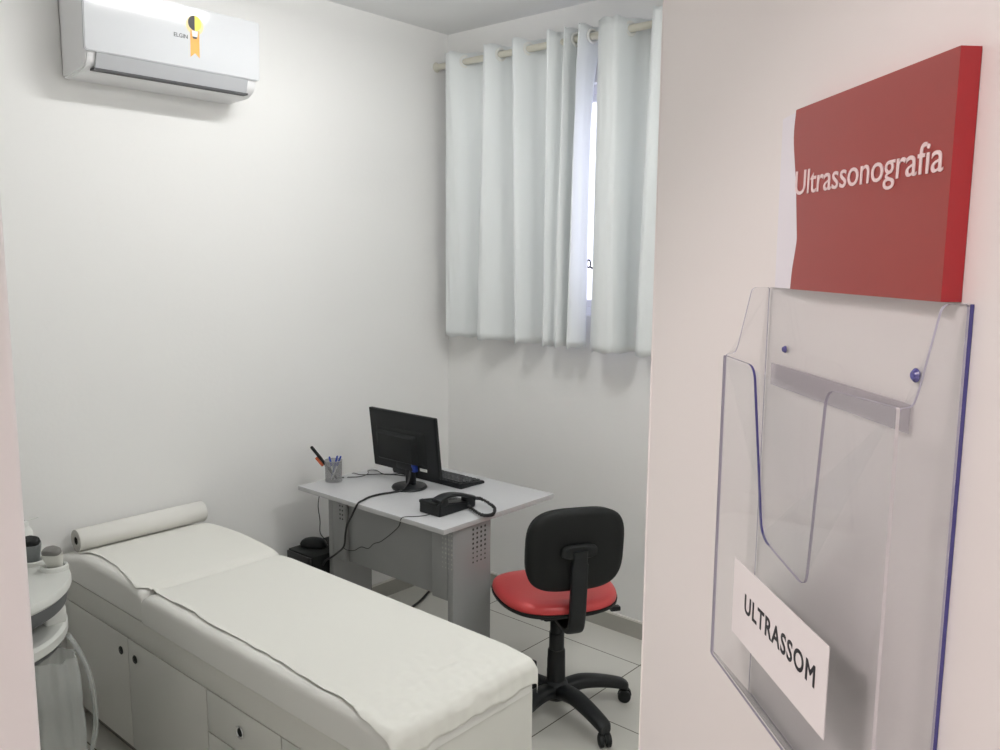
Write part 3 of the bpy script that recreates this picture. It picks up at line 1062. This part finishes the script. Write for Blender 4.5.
# ================================================================== MONITOR
mo = thing('computer_monitor', 'black flat computer monitor seen from behind on the desk', 'monitor', (2.335, 2.567, .740))
om = Vector(mo.location); MO_SHIFT = Vector((.012, -.012, 0))
bm = nb()
MXB = 2.352
prism(bm, rnd([(2.406, .798), (2.812, .798), (2.812, 1.056), (2.406, 1.056)], .004, seg=3), lambda u, v, w_: Vector((MXB + w_, u, v)) - om, .020)
bmesh.ops.bevel(bm, geom=[e_ for e_ in bm.edges if e_.calc_face_angle(0) > 1.3], offset=.003, segments=2, affect='EDGES')
obj('display_housing', bm, BLK, mo)
bm = nb(); lbox(bm, om, (MXB + .0198, 2.416, .812), (MXB + .0215, 2.802, 1.048)); obj('screen', bm, BLKG, mo, smooth=False)
bm = nb()
rings = []
for xx, ins in ((MXB + .001, -.004), (MXB - .030, .004), (MXB - .036, .010)):
    rings.append([Vector((xx, a_, b_)) - om for a_, b_ in rnd([(2.515 + ins, .842 + ins), (2.745 - ins, .842 + ins), (2.745 - ins * 1.6, .966 - ins), (2.515 + ins, .966 - ins)], .006, seg=3)])
stack(bm, rings)
# soft shoulder above the electronics bulge
rings = []
for xx, ins in ((MXB + .001, 0), (MXB - .010, .014)):
    rings.append([Vector((xx, a_, b_)) - om for a_, b_ in rnd([(2.47 + ins, .83 + ins), (2.775 - ins, .83 + ins), (2.775 - ins, .985 - ins), (2.47 + ins, .985 - ins)], .01, seg=3)])
stack(bm, rings)
obj('rear_bulge', bm, BLKM, mo)
bm = nb(); lbox(bm, om, (MXB - .018, 2.545, .752), (MXB + .004, 2.592, .862), bev=.005)
lbox(bm, om, (MXB - .026, 2.535, .815), (MXB + .0, 2.640, .848), bev=.006)
obj('stand_neck', bm, BLK, mo)
bm = nb(); lathe(bm, [(0, 0), (.073, 0), (.075, .004), (.071, .011), (.03, .016), (0, .016)], (0, 0, .0003), n=48)
obj('stand_base', bm, BLK, mo)
bm = nb(); lbox(bm, om, (MXB - .004, 2.475, .818), (MXB - .0005, 2.515, .830)); obj('white_sticker', bm, WHT, mo, smooth=False)
bm = nb()
lbox(bm, om, (MXB - .024, 2.528, .812), (MXB - .002, 2.546, .846), bev=.002)
obj('blue_plug', bm, BLUE, mo, label='blue video plug')
# the whole head leans back on its stand
for ch_ in mo.children:
    if ch_.name.split('.')[0] in ('display_housing', 'screen', 'rear_bulge', 'white_sticker', 'blue_plug'):
        for v in ch_.data.vertices:
            v.co.x -= (v.co.z - .075) * .115
mo.location = om + MO_SHIFT
# black video cable: from the plug down to the desk, over the edge and down to the computer box
bm = nb()
px = DX0 - .008
vc = [(2.336, 2.537, .815), (2.318, 2.530, .778), (2.285, 2.530, .750), (2.240, 2.540, .7448), (2.190, 2.556, .7448), (2.130, 2.556, .7448), (2.085, 2.540, .7448), (2.055, 2.529, .744), (2.042, 2.532, .728),
      (2.040, 2.555, .69), (2.052, 2.60, .64), (2.065, 2.63, .59), (2.068, 2.645, .535), (2.075, 2.70, .49), (2.084, 2.755, .455), (2.094, 2.80, .430), (2.10, 2.83, .40)]
tube(bm, [Vector(v) - om - MO_SHIFT for v in vc], .0042, n=8, sub=8)
obj('video_cable', bm, CABLE, mo, label='thick black cable looping over the desk edge')

# ================================================================== KEYBOARD
kb = thing('keyboard', 'black computer keyboard lying on the desk behind the monitor', 'keyboard', (2.545, 2.588, .740))
bm = nb()
rings = []
for z, ins in ((.0005, .003), (.004, 0), (.014, .0), (.017, .003)):
    rings.append([Vector((a_, b_, z + (.007 * (-a_ / .075) if z > .003 else 0))) for a_, b_ in rnd([(-.075 + ins, -.215 + ins), (.075 - ins, -.215 + ins), (.075 - ins, .215 - ins), (-.075 + ins, .215 - ins)], .008, seg=3)])
stack(bm, rings)
obj('housing', bm, BLK, kb)
bm = nb()
ch = None
for r_ in range(6):
    nk = 19
    for c_ in range(nk):
        if r_ == 5 and 3 < c_ < 9 and c_ != 4:
            continue
        w_ = .0195
        x = -.060 + r_ * .0215
        y0_ = -.203 + c_ * .0214
        y1_ = y0_ + .0175
        if r_ == 5 and c_ == 4:
            y1_ = y0_ + .0175 + .0214 * 5
        z = .017 + .007 * (-x / .075)
        box(bm, (x - .0085, y0_, z - .003), (x + .0085, y1_, z + .0065), bev=.002, seg=1)
obj('keys', bm, KEY, kb, angle=50)
# its cable, lying in loops behind the monitor
bm = nb()
kc = [(2.472, 2.70, .748), (2.45, 2.76, .743), (2.40, 2.80, .743), (2.385, 2.84, .743), (2.415, 2.875, .743), (2.43, 2.90, .743)]
kc = [(2.468, 2.72, .749), (2.445, 2.76, .743), (2.41, 2.80, .743), (2.375, 2.828, .743), (2.34, 2.86, .743), (2.335, 2.89, .743), (2.335, 2.908, .742), (2.33, 2.922, .73), (2.30, 2.93, .66), (2.26, 2.95, .56), (2.24, 2.96, .47)]
tube(bm, [Vector(v) - kb.location for v in kc], .0020, n=6, sub=6)
kc = [(2.470, 2.66, .749), (2.46, 2.70, .743), (2.440, 2.75, .743), (2.415, 2.80, .743), (2.435, 2.87, .743), (2.41, 2.895, .743), (2.385, 2.865, .7435), (2.35, 2.835, .7465), (2.31, 2.84, .743), (2.27, 2.87, .743)]
tube(bm, [Vector(v) - kb.location for v in kc], .0020, n=6, sub=6)
obj('keyboard_cable', bm, CABLE, kb)

# ================================================================== TELEPHONE
tl = thing('telephone', 'black corded desk telephone at the near corner of the desk', 'telephone', (2.232, 2.222, .740))
ot = Vector(tl.location)
bm = nb()
# wedge body: tall at the back (small X), low at the front
sect = [(-.092, .0008), (.100, .0008), (.102, .018), (.090, .024), (-.068, .048), (-.092, .050)]
sect = rnd(sect, {0: .003, 1: .004, 2: .005, 3: .008, 4: .008, 5: .008}, seg=3)
prism(bm, sect, lambda u, v, w_: Vector((u, -.058 + w_, v)), .112)
bmesh.ops.bevel(bm, geom=[e_ for e_ in bm.edges if e_.calc_face_angle(0) > 1.3], offset=.004, segments=2, affect='EDGES')
obj('base', bm, BLK, tl)
bm = nb()
for r_ in range(4):
    for c_ in range(3):
        x = .0 + r_ * .018; y = .004 + c_ * .016
        z = .0405 - (x + .03) * .155
        box(bm, (x - .006, y - .006, z - .002), (x + .006, y + .006, z + .004), bev=.0015, seg=1)
obj('keypad', bm, KEY, tl)
bm = nb()
box(bm, (-.100, -.045, .040), (-.080, .048, .053), bev=.004)
obj('rear_ledge', bm, BLKM, tl)
# handset: arched grip with two thick ends, resting along the left of the body
hs_pts = [(-.090, .055), (-.074, .063), (-.048, .069), (-.015, .069), (.020, .063), (.055, .053), (.086, .040), (.104, .030)]
bm = nb()
P = crom([(a_, 0, b_) for a_, b_ in hs_pts], 6)
rings = []
for i, p_ in enumerate(P):
    s = i / (len(P) - 1)
    endf = min(1, min(s, 1 - s) / .04 + .35)
    hw = (.0225 + .004 * abs(2 * s - 1) ** 3) * endf
    hh = (.0075 + .007 * abs(2 * s - 1) ** 4) * endf
    t_ = (P[min(i + 1, len(P) - 1)] - P[max(i - 1, 0)]).normalized()
    up_ = Vector((-t_.z, 0, t_.x))
    rings.append([Vector((p_.x, -.036, p_.z)) + Vector((0, 1, 0)) * a_ + up_ * b_ for a_, b_ in sup(20, hw, hh, 3)])
stack(bm, rings)
for cx, cz, ln in ((-.064, .045, .03), (.084, .018, .028)):
    rings = []
    for z_, k in ((0, .9), (.004, 1), (.022, 1.0), (.034, .8)):
        rings.append([Vector((cx + a_ * k, -.036 + b_ * k, cz + z_ - .008 + (-a_ * .35 if cx > 0 else 0))) for a_, b_ in sup(20, .027, .0245, 2.6)])
    stack(bm, rings)
obj('handset', bm, BLKG if False else BLK, tl)
# coiled cord hanging over the desk edge
path = crom([Vector(v) for v in ((2.352, 2.188, .766), (2.362, 2.160, .7665), (2.345, 2.105, .764), (2.330, 2.062, .757), (2.296, 2.036, .748), (2.270, 2.034, .748), (2.245, 2.050, .752), (2.268, 2.110, .752), (2.292, 2.160, .753), (2.30, 2.180, .753))], 40)
hel = []
acc = 0
prevp = path[0]
for i, p_ in enumerate(path):
    acc += (p_ - prevp).length
    prevp = p_
    t_ = (path[min(i + 1, len(path) - 1)] - path[max(i - 1, 0)]).normalized()
    x = t_.cross(Vector((0, 0, 1))).normalized(); y = x.cross(t_)
    a_ = acc / .0042 * 2 * PI
    k = .0058
    hel.append(p_ + x * math.cos(a_) * k + y * math.sin(a_) * k)
bm = nb(); tube(bm, [h - ot for h in hel], .0019, n=6, smoothp=False)
tube(bm, [h - ot for h in path[::6]], .0045, n=8, smoothp=False)
tube(bm, [Vector(v) - ot for v in ((2.335, 2.186, .782), (2.345, 2.19, .772), (2.352, 2.188, .766))], .0025, n=6, sub=4)
obj('coiled_cord', bm, CABLE, tl)
bm = nb()
tc_ = [(2.14, 2.215, .744), (2.115, 2.222, .7425), (2.083, 2.240, .7425), (2.058, 2.262, .7425), (2.048, 2.275, .735), (2.060, 2.300, .70), (2.075, 2.345, .665), (2.085, 2.40, .625), (2.09, 2.445, .595), (2.095, 2.49, .575), (2.10, 2.53, .545), (2.10, 2.575, .540), (2.10, 2.62, .515), (2.10, 2.67, .506), (2.102, 2.695, .512)]
tube(bm, [Vector(v) - ot for v in tc_], .0017, n=6, sub=8)
obj('line_cord', bm, CABLE, tl, label='thin black phone cord hanging in front of the desk panel')

# ================================================================== PENCIL CUP AND PENS
cup = thing('pencil_cup', 'grey wire mesh pencil cup on the far corner of the desk', 'pencil cup', (2.198, 2.872, .740))
bm = nb(); lathe(bm, [(.0350, .002), (.0370, .092)], n=40)
obj('mesh_wall', bm, MESHM, cup)
for rr_, z_ in ((.0352, .002), (.0371, .092)):
    bm = nb()
    rings = []
    for k in range(33):
        a_ = 2 * PI * k / 32
        rings.append([Vector((math.cos(a_) * (rr_ + .0015 * math.cos(b_)), math.sin(a_) * (rr_ + .0015 * math.cos(b_)), z_ + .0015 * math.sin(b_))) for b_ in [2 * PI * q / 8 for q in range(8)]])
    stack(bm, rings, capa=False, capb=False)
    obj('wire_rim', bm, STEEL, cup)
bm = nb()
lathe(bm, [(0, .0006), (.0345, .0006), (.0345, .002), (0, .002)], n=32)
obj('cup_bottom', bm, STEEL, cup)


def pen(label, base, tip, r, mat, capmat, clip=None, group=None):
    base = Vector(base); tip = Vector(tip)
    t_ = thing('pen', label, 'pen', base, group='pens in the mesh cup')
    d = tip - base
    bm = nb(); n_ = d.normalized()
    lathe(bm, [(0, 0), (r * .3, 0), (r * .9, .012), (r, .02), (r, d.length * .6)], (0, 0, 0), n_, n=14)
    obj('barrel', bm, mat, t_)
    bm = nb(); lathe(bm, [(r * 1.1, d.length * .6), (r * 1.15, d.length * .62), (r * 1.15, d.length - .003), (r * .8, d.length), (0, d.length)], (0, 0, 0), n_, n=14)
    obj('cap', bm, capmat, t_)
    return t_, n_


CP = Vector((2.198, 2.872, .740))
bt, nn = pen('thick black marker leaning left out of the mesh cup', CP + Vector((.006, -.018, .010)), CP + Vector((-.004, .150, .128)), .0062, BLKM, BLKM)
bm = nb(); cyl(bm, nn * .100 + Vector((-.004, .008, -.010)), nn * .150 + Vector((-.004, .008, -.012)), .0068, n=12)
obj('orange_clip', bm, pmat('orange_plastic', (.55, .10, .03), .4), bt, label='orange clip')
pen('short blue pen standing upright in the mesh cup', CP + Vector((.003, -.004, .004)), CP + Vector((-.012, .012, .108)), .0036, WHT, BLUE)
pen('blue pen leaning right in the mesh cup, beside another', CP + Vector((-.004, .012, .004)), CP + Vector((.016, -.032, .112)), .0036, WHT, BLUE)
pen('darker blue pen at the right rim of the mesh cup', CP + Vector((.0, .018, .004)), CP + Vector((-.006, -.036, .117)), .0038, BLUE, BLUE)

# ================================================================== COMPUTER BOX, MOUSE
pc = thing('computer_tower', 'black computer tower on the floor between desk and wall', 'computer', (2.06, 2.842, 0))
bm = nb()
box(bm, (0, 0, .012), (.318, .178, .44), bev=.004)
obj('case', bm, BLKM, pc)
bm = nb()
box(bm, (-.012, .004, .014), (.0, .174, .436), bev=.004)
obj('front_bezel', bm, BLKG, pc)
for a_ in (.03, .15):
    for b_ in (.03, .27):
        bm = nb(); cyl(bm, (b_, a_, 0), (b_, a_, .013), .012, n=16)
        obj('rubber_foot', bm, BLKM, pc)
ms = thing('computer_mouse', 'black wired mouse lying on top of the computer tower', 'mouse', (2.150, 2.955, .4402), rotz=math.radians(128))
bm = nb()
rings = []
for z_, k in ((.0, .90), (.003, 1.0), (.012, .99), (.022, .88), (.030, .66), (.034, .36), (.0355, .1)):
    rings.append([Vector((a_ * k * 1.08 + (.004 if z_ > .01 else 0), b_ * k * 1.08, z_ * 1.15)) for a_, b_ in sup(28, .055, .031, 2.4)])
stack(bm, rings)
obj('body', bm, BLK, ms)
bm = nb(); cyl(bm, (-.034, -.004, .025), (-.034, .004, .025), .009, n=18); obj('scroll_wheel', bm, KEY, ms)
bm = nb()
inv = Matrix.Rotation(-math.radians(128), 3, 'Z')
mc = [Vector((-.05, 0, .012)), Vector((-.060, .0, .02))] + [inv @ (Vector(v) - ms.location) for v in ((2.165, 2.93, .50), (2.162, 2.927, .56), (2.155, 2.928, .63), (2.170, 2.928, .70), (2.185, 2.922, .735), (2.21, 2.905, .7425), (2.26, 2.88, .7425))]
tube(bm, mc, .0022, n=6, sub=8)
obj('mouse_cable', bm, CABLE, ms)

cb_ = nb(); tube(cb_, [(2.384, 2.93, .012), (2.42, 2.90, .008), (2.50, 2.86, .008), (2.60, 2.88, .008), (2.74, 2.92, .009), (2.86, 2.975, .009), (2.98, 3.03, .009)], .0062, n=8, sub=6)
o = obj('power_cable', cb_, CABLE)
tag(o, 'black power cable on the floor behind the desk panel', 'cable')

# ================================================================== OFFICE CHAIR
PHI = math.radians(57)
chair = thing('office_chair', 'red and black swivel office chair on castors beside the desk', 'chair', (2.400, 1.808, 0), rotz=PHI - PI / 2)
# local: +y forward
bm = nb()
rings = []
def seat_out(k):
    out = []
    for a_, b_ in sup(56, .214 * k, .205 * k, 2.9):
        out.append((a_ * (1 - .07 * (b_ / .212) * -1 if b_ < 0 else 1 + .0 * b_), b_))
    return out
for z_, k in ((.436, .955), (.442, .985), (.458, 1.0), (.472, .985), (.482, .94), (.488, .86), (.490, .70), (.4895, .4), (.489, .1)):
    rings.append([Vector((a_, b_, z_ - .018 * max(0, (b_ - .12) / .09) ** 2 + .006 * (abs(a_) / .22) ** 2 * k)) for a_, b_ in seat_out(k)])
stack(bm, rings)
obj('seat_cushion', bm, RED, chair, angle=60, label='red vinyl seat cushion')
bm = nb()
rings = []
for z_, k in ((.420, .80), (.425, .93), (.436, 1.005), (.449, 1.012), (.451, .99)):
    rings.append([Vector((a_, b_, z_ - .018 * max(0, (b_ - .12) / .09) ** 2 + .006 * (abs(a_) / .22) ** 2 * k)) for a_, b_ in seat_out(k)])
stack(bm, rings)
obj('seat_shell', bm, BACKF, chair, angle=60)
# backrest: rounded square, curved about the sitter
BZ, BY, BW, BH = .705, -.195, .180, .152
LEAN = .10


def bpt(a_, b_, off):
    y = BY - LEAN * b_ - off + .30 * a_ * a_
    return Vector((a_, y, BZ + b_))


def brings(spec):
    rs = []
    for off, k in spec:
        rs.append([bpt(a_ * k, b_ * k, off) for a_, b_ in sup(56, BW, BH, 3.4)])
    return rs


bm = nb(); stack(bm, brings([(.030, .2), (.030, .60), (.028, .86), (.022, .965), (.010, 1.0), (.0, .99), (-.002, .9)])); obj('back_shell', bm, BACKF, chair, angle=60)
bm = nb(); stack(bm, brings([(-.0005, .93), (-.006, .975), (-.018, .975), (-.028, .93), (-.033, .80), (-.035, .3)])); obj('back_cushion', bm, BACKF, chair, angle=60)
# bracket: horizontal housing on the shell, then a bar bending forward under the seat
bm = nb()
rings = []
for off, k in ((.028, .9), (.034, 1.0), (.044, .98), (.050, .8)):
    rings.append([bpt(a_ * k, b_ * k + .004, off) for a_, b_ in sup(32, .066, .026, 3.2)])
stack(bm, rings)
obj('back_bracket', bm, BLKM, chair)
bm = nb()
yb = BY
bar = crom([(0, yb - .048, BZ + .010), (0, yb - .043, BZ - .05), (0, yb - .036, BZ - .16), (0, yb - .028, BZ - .24), (0, yb - .008, BZ - .290), (0, yb + .05, BZ - .306), (0, yb + .15, BZ - .300)], 8)
rings = []
for i, p_ in enumerate(bar):
    t_ = (bar[min(i + 1, len(bar) - 1)] - bar[max(i - 1, 0)]).normalized()
    nrm2 = Vector((1, 0, 0)).cross(t_)
    hw = .030 if i > 6 else .026
    rings.append([p_ + Vector((1, 0, 0)) * a_ + nrm2 * b_ for a_, b_ in sup(20, hw, .012, 4)])
stack(bm, rings)
obj('back_bar', bm, BLK, chair)
bm = nb()
box(bm, (-.075, -.09, .376), (.075, .09, .412), bev=.012, seg=3)
box(bm, (-.10, -.13, .404), (.10, .12, .4205), bev=.004)
obj('mechanism', bm, BLKM, chair)
bm = nb(); tube(bm, [(.06, -.02, .398), (.14, -.05, .398), (.20, -.075, .398)], .006, n=10, sub=4)
box(bm, (.185, -.092, .389), (.225, -.066, .407), bev=.005)
obj('height_lever', bm, BLK, chair)
bm = nb();  lathe(bm, [(.026, .25), (.0285, .253), (.0285, .315), (.0255, .317), (.0255, .36), (.022, .365)], n=28)
lathe(bm, [(.019, .36), (.0195, .39)], n=28)
lathe(bm, [(.031, .085), (.036, .09), (.033, .245), (.030, .252), (.024, .252)], n=28)
obj('gas_column', bm, BLK, chair)
bm = nb()
lathe(bm, [(0, .058), (.040, .058), (.050, .068), (.048, .115), (.036, .130), (.030, .132)], n=32)
obj('hub', bm, BLK, chair)
starts = [math.radians(a_) - (PHI - PI / 2) for a_ in (-33, -105, 183, 111, 39)]
for a0 in starts:
    bm = nb()
    dv = Vector((math.cos(a0), math.sin(a0), 0)); sd = Vector((-dv.y, dv.x, 0))
    path_ = crom([dv * .03 + Vector((0, 0, .092)), dv * .10 + Vector((0, 0, .106)), dv * .18 + Vector((0, 0, .098)), dv * .262 + Vector((0, 0, .078)), dv * .290 + Vector((0, 0, .066))], 6)
    rings = []
    for i, p_ in enumerate(path_):
        s = i / (len(path_) - 1)
        hw = .033 - .006 * s if s < .93 else .025 - .06 * (s - .93)
        hh = .027 - .010 * s
        rings.append([p_ + sd * a_ + Vector((0, 0, 1)) * b_ for a_, b_ in sup(20, hw, hh, 3)])
    stack(bm, rings)
    arm = obj('base_arm', bm, BLK, chair)
    bm = nb()
    cc = dv * .283 + Vector((0, 0, .0255))
    ang = a0 + 1.1
    ax = Vector((math.cos(ang), math.sin(ang), 0))
    for s_ in (-1, 1):
        lathe(bm, [(0, -.010), (.017, -.010), (.0245, -.007), (.0252, 0), (.0245, .007), (.017, .010), (0, .010)], cc + ax * .013 * s_, ax, n=28)
    q_ = ax.cross(Vector((0, 0, 1)))
    hood = []
    for k in range(9):
        a_ = PI * k / 8
        hood.append(cc + q_ * math.cos(a_) * .027 + Vector((0, 0, 1)) * math.sin(a_) * .027)
    n0 = set(bm.faces)
    A = [bm.verts.new(h - ax * .0025) for h in hood]; B = [bm.verts.new(h + ax * .0025) for h in hood]
    bm.faces.new(A); bm.faces.new(B[::-1])
    for k in range(9):
        bm.faces.new((A[k], B[k], B[(k + 1) % 9], A[(k + 1) % 9]))
    cyl(bm, cc + Vector((0, 0, .018)), cc + Vector((0, 0, .045)), .0075, n=14)
    obj('castor', bm, BLKM, arm)

# seat and back sit a little off the column; the seat is high
for ch_ in chair.children:
    nm_ = ch_.name.split('.')[0]
    if nm_ in ('seat_cushion', 'seat_shell', 'mechanism', 'height_lever', 'back_shell', 'back_cushion', 'back_bracket', 'back_bar'):
        for v in ch_.data.vertices:
            v.co.x -= .008
            if nm_ in ('seat_cushion', 'seat_shell'):
                v.co.x -= .004
                v.co.z += .026
                v.co.z = .460 + (v.co.z - .460) * .85
                v.co.x = -.012 + (v.co.x + .012) * 1.04
            if nm_ in ('mechanism', 'height_lever'):
                v.co.z += .022

# ================================================================== ULTRASOUND CART
uc = thing('ultrasound_machine', 'white and grey ultrasound machine on a cart beside the couch', 'ultrasound machine', (.66, 2.45, 0))


def outl(ins=0, front=0.0, right=0.0):
    pts = [(.42, 2.160), (.730, 2.164), (.800, 2.200), (.856, 2.258), (.895, 2.330), (.920, 2.430), (.930, 2.520), (.930, 2.74), (.42, 2.74)]
    pts = rnd([(a_ - .66, b_ - 2.45) for a_, b_ in pts], .035, seg=4)
    cx_, cy_ = .0, .0
    out = []
    for a_, b_ in pts:
        out.append((a_ * (1 - ins / .26) - (right if a_ > 0 else 0), b_ * (1 - ins / .29) + (front if b_ < 0 else 0)))
    return out


bm = nb(); rings = []
for z_, ins in ((.812, .008), (.820, .0), (.832, .0), (.839, .004), (.840, .02)):
    rings.append([Vector((a_, b_, z_)) for a_, b_ in outl(ins)])
stack(bm, rings)
obj('console_top', bm, CARTW, uc)
bm = nb(); rings = []
for z_, ins in ((.762, .034), (.776, .014), (.8125, .007)):
    rings.append([Vector((a_, b_, z_)) for a_, b_ in outl(ins)])
stack(bm, rings)
obj('console_underside', bm, CARTG, uc)
bm = nb(); box(bm, (-.20, -.16, .8405), (.02, .10, .852), bev=.006); obj('keyboard_panel', bm, CARTG, uc)
bm = nb()
rings = []
for z_, ins in ((.686, .012), (.692, .006), (.712, .006), (.720, .014)):
    rings.append([Vector((a_, b_, z_)) for a_, b_ in outl(ins, .0, .010)])
stack(bm, rings)
obj('lower_tray', bm, CARTW, uc)
bm = nb()
rings = []
for z_, ins in ((.674, .016), (.6865, .010)):
    rings.append([Vector((a_, b_, z_)) for a_, b_ in outl(ins, .0, .010)])
stack(bm, rings)
obj('tray_rim', bm, CARTG, uc)
bm = nb()
box(bm, (.148, -.150, .715), (.205, -.02, .770), bev=.010, seg=3)
obj('tray_bracket', bm, CARTW, uc)
bm = nb(); box(bm, (-.18, -.05, .10), (.14, .24, .680), bev=.02, seg=3); obj('processor_body', bm, CARTW, uc)
bm = nb(); box(bm, (-.10, .02, .715), (.06, .16, .785), bev=.015, seg=3); obj('column', bm, CARTG, uc)
bm = nb(); box(bm, (-.23, -.20, .065), (.20, .30, .105), bev=.015, seg=3); obj('base', bm, CARTG, uc)
bm = nb()
box(bm, (-.03, .12, .83), (.03, .17, 1.02), bev=.01); box(bm, (-.23, .10, 1.0), (.12, .135, 1.26), bev=.012, seg=3)
obj('display_arm', bm, CARTW, uc)
for sx in (-1, 1):
    for sy in (-1, 1):
        bm = nb()
        lathe(bm, [(0, -.014), (.030, -.014), (.034, -.008), (.034, .008), (.030, .014), (0, .014)], (sx * .17 - .015, sy * .20 + .05, .0345), (1, 0, 0), n=28)
        obj('castor', bm, BLKM, uc)
# probe holders: rings at the rear right edge
bm = nb()
for (hx, hy) in ((.213, -.058), (.190, .030)):
    rings = []
    for k in range(29):
        a_ = 2 * PI * k / 28
        rings.append([Vector((hx + math.cos(a_) * (.031 + .005 * math.cos(b_)), hy + math.sin(a_) * (.031 + .005 * math.cos(b_)), .843 + .010 * math.sin(b_))) for b_ in [2 * PI * q / 8 for q in range(8)]])
    stack(bm, rings, capa=False, capb=False)
obj('probe_holder', bm, CARTW, uc)


def probe(label, x, y, z, tilt, hmat, lmat, sc_=1.0, rz=0.0):
    t_ = thing('ultrasound_probe', label, 'ultrasound probe', (x, y, z), rotz=rz, group='probes of the ultrasound machine')
    R_ = Matrix.Rotation(tilt, 3, 'Y')
    bm = nb(); rings = []
    for h, a_, b_ in ((-.0, .016, .014), (.01, .022, .017), (.035, .026, .019), (.055, .031, .021), (.072, .034, .022), (.082, .034, .022)):
        rings.append([R_ @ Vector((u * sc_, v * sc_, h * sc_)) for u, v in sup(28, b_, a_, 2.5)])
    stack(bm, rings)
    obj('grip', bm, hmat, t_)
    bm = nb(); rings = []
    for k, h in ((1.0, .0821), (.98, .089), (.92, .094), (.74, .098), (.3, .100)):
        rings.append([R_ @ Vector((u * sc_ * (1 if k > .8 else .9), v * sc_ * k, h * sc_)) for u, v in sup(28, .0195, .032, 3.2)])
    stack(bm, rings)
    obj('lens', bm, lmat, t_)
    bm = nb(); tube(bm, [(0, 0, .010), (.004, .03, .006), (-.01, .07, .004), (-.04, .10, .004), (-.08, .12, .004)], .0045, n=8, sub=6)
    obj('probe_cable', bm, PRG if hmat is PRG else CARTW, t_)
    return t_


probe('dark grey ultrasound probe standing in the holder by the door frame', .852, 2.480, .842, -.35, PRG, BLKM, .84, rz=.95)
probe('pale ultrasound probe with grey head, nearest the couch', .880, 2.394, .828, -.30, PRL, PRD, .80, rz=.7)
gb = thing('gel_bottle', 'white nozzle bottle behind the grey ultrasound probe', 'bottle', (.868, 2.580, .8402))
bm = nb(); lathe(bm, [(0, 0), (.019, 0), (.021, .004), (.021, .064), (.015, .076), (.009, .080)], n=28); obj('bottle_body', bm, WHT, gb)
bm = nb(); lathe(bm, [(.010, .080), (.012, .082), (.011, .094), (.004, .098)], n=20)
tube(bm, [(0, 0, .094), (.014, -.006, .099), (.034, -.016, .105)], .0022, n=8, sub=4)
obj('nozzle', bm, WHT, gb)

# plastic bag hanging from the tray
bg_ = thing('plastic_bag', 'thin translucent plastic bag hanging from the ultrasound cart tray', 'plastic bag', (.875, 2.25, .66))
ob_ = Vector(bg_.location)


def bagsheet(name, cx, cy, seed, prof_):
    bm = nb(); G = []
    NA, NZ = 64, 44
    for j in range(NZ + 1):
        s = j / NZ
        # interpolate profile (s -> z, rx, ry, ox)
        for (s0, *a_), (s1, *b_) in zip(prof_[:-1], prof_[1:]):
            if s0 <= s <= s1:
                k = (s - s0) / (s1 - s0)
                z, rx, ry, ox, oy = [a_[i] * (1 - k) + b_[i] * k for i in range(5)]
                break
        row = []
        for i in range(NA):
            a2 = 2 * PI * i / NA
            f_ = 1 + .13 * math.sin(a2 * 7 + seed) * (1 - .5 * s) + .10 * noise.noise(Vector((math.cos(a2) * 2.5, math.sin(a2) * 2.5, s * 5 + seed)))
            row.append(bm.verts.new(Vector((cx + ox + math.cos(a2) * rx * f_, cy + oy + math.sin(a2) * ry * f_, z + .008 * noise.noise(Vector((a2 * 2, s * 6, seed))))) - ob_))
        G.append(row)
    for j in range(NZ):
        for i in range(NA):
            bm.faces.new((G[j][i], G[j][(i + 1) % NA], G[j + 1][(i + 1) % NA], G[j + 1][i]))
    bm.faces.new(G[-1])
    obj(name, bm, BAG, bg_, angle=80)


bagsheet('bag_film', .792, 2.215, 1.0, [(0, .673, .050, .050, .0, 0), (.15, .62, .055, .062, .0, 0), (.45, .50, .058, .068, .004, 0), (.72, .40, .058, .07, .004, 0), (.90, .32, .045, .07, -.012, 0), (1, .29, .018, .05, -.025, 0)])
bm = nb()
hp = [(.870, 2.32, .672), (.882, 2.300, .64), (.896, 2.27, .58), (.900, 2.25, .50), (.892, 2.23, .43), (.870, 2.21, .38)]
P = crom([Vector(v) for v in hp], 10)
rings = []
for i, p_ in enumerate(P):
    s = i / (len(P) - 1)
    hw = .010 + .010 * math.sin(PI * s) + .003 * noise.noise(Vector((s * 9, 0, 0)))
    rings.append([p_ + Vector((.9, 0, .3)) * a_ * .35 + Vector((.2, 1, 0)) * b_ - ob_ for a_, b_ in sup(18, .020, hw, 2)])
stack(bm, rings)
obj('bag_handle', bm, BAG, bg_, angle=80)

# ================================================================== LAMPS
for (lx, ly, where), TUBEM in zip(LAMPS, TUBEMS):
    cl = thing('ceiling_lamp', 'white batten ceiling lamp with two short bare tubes, ' + where, 'ceiling lamp', (lx, ly, ZC - .0005))
    bm = nb(); box(bm, (-.34, -.055, -.045), (.34, .055, 0), bev=.006); obj('lamp_housing', bm, WHT, cl)
    for sy in (-1, 1):
        bm = nb(); cyl(bm, (-.30, sy * .042, -.080), (.30, sy * .042, -.080), .013, n=20); obj('glowing_tube', bm, TUBEM, cl)
    for sx in (-1, 1):
        bm = nb(); box(bm, (sx * .325 - .012, -.065, -.098), (sx * .325 + .012, .065, -.0455), bev=.004); obj('tube_holder', bm, WHT, cl)
cl = thing('ceiling_lamp', 'white rectangular ceiling lamp in the corridor', 'ceiling lamp', (-1.05, .60, ZC - .0005))
bm = nb(); box(bm, (-.33, -.17, -.045), (.33, .17, 0), bev=.006); obj('lamp_housing', bm, WHT, cl)
bm = nb(); box(bm, (-.31, -.15, -.055), (.31, .15, -.0452), bev=.003); obj('diffuser', bm, LAMPM, cl)
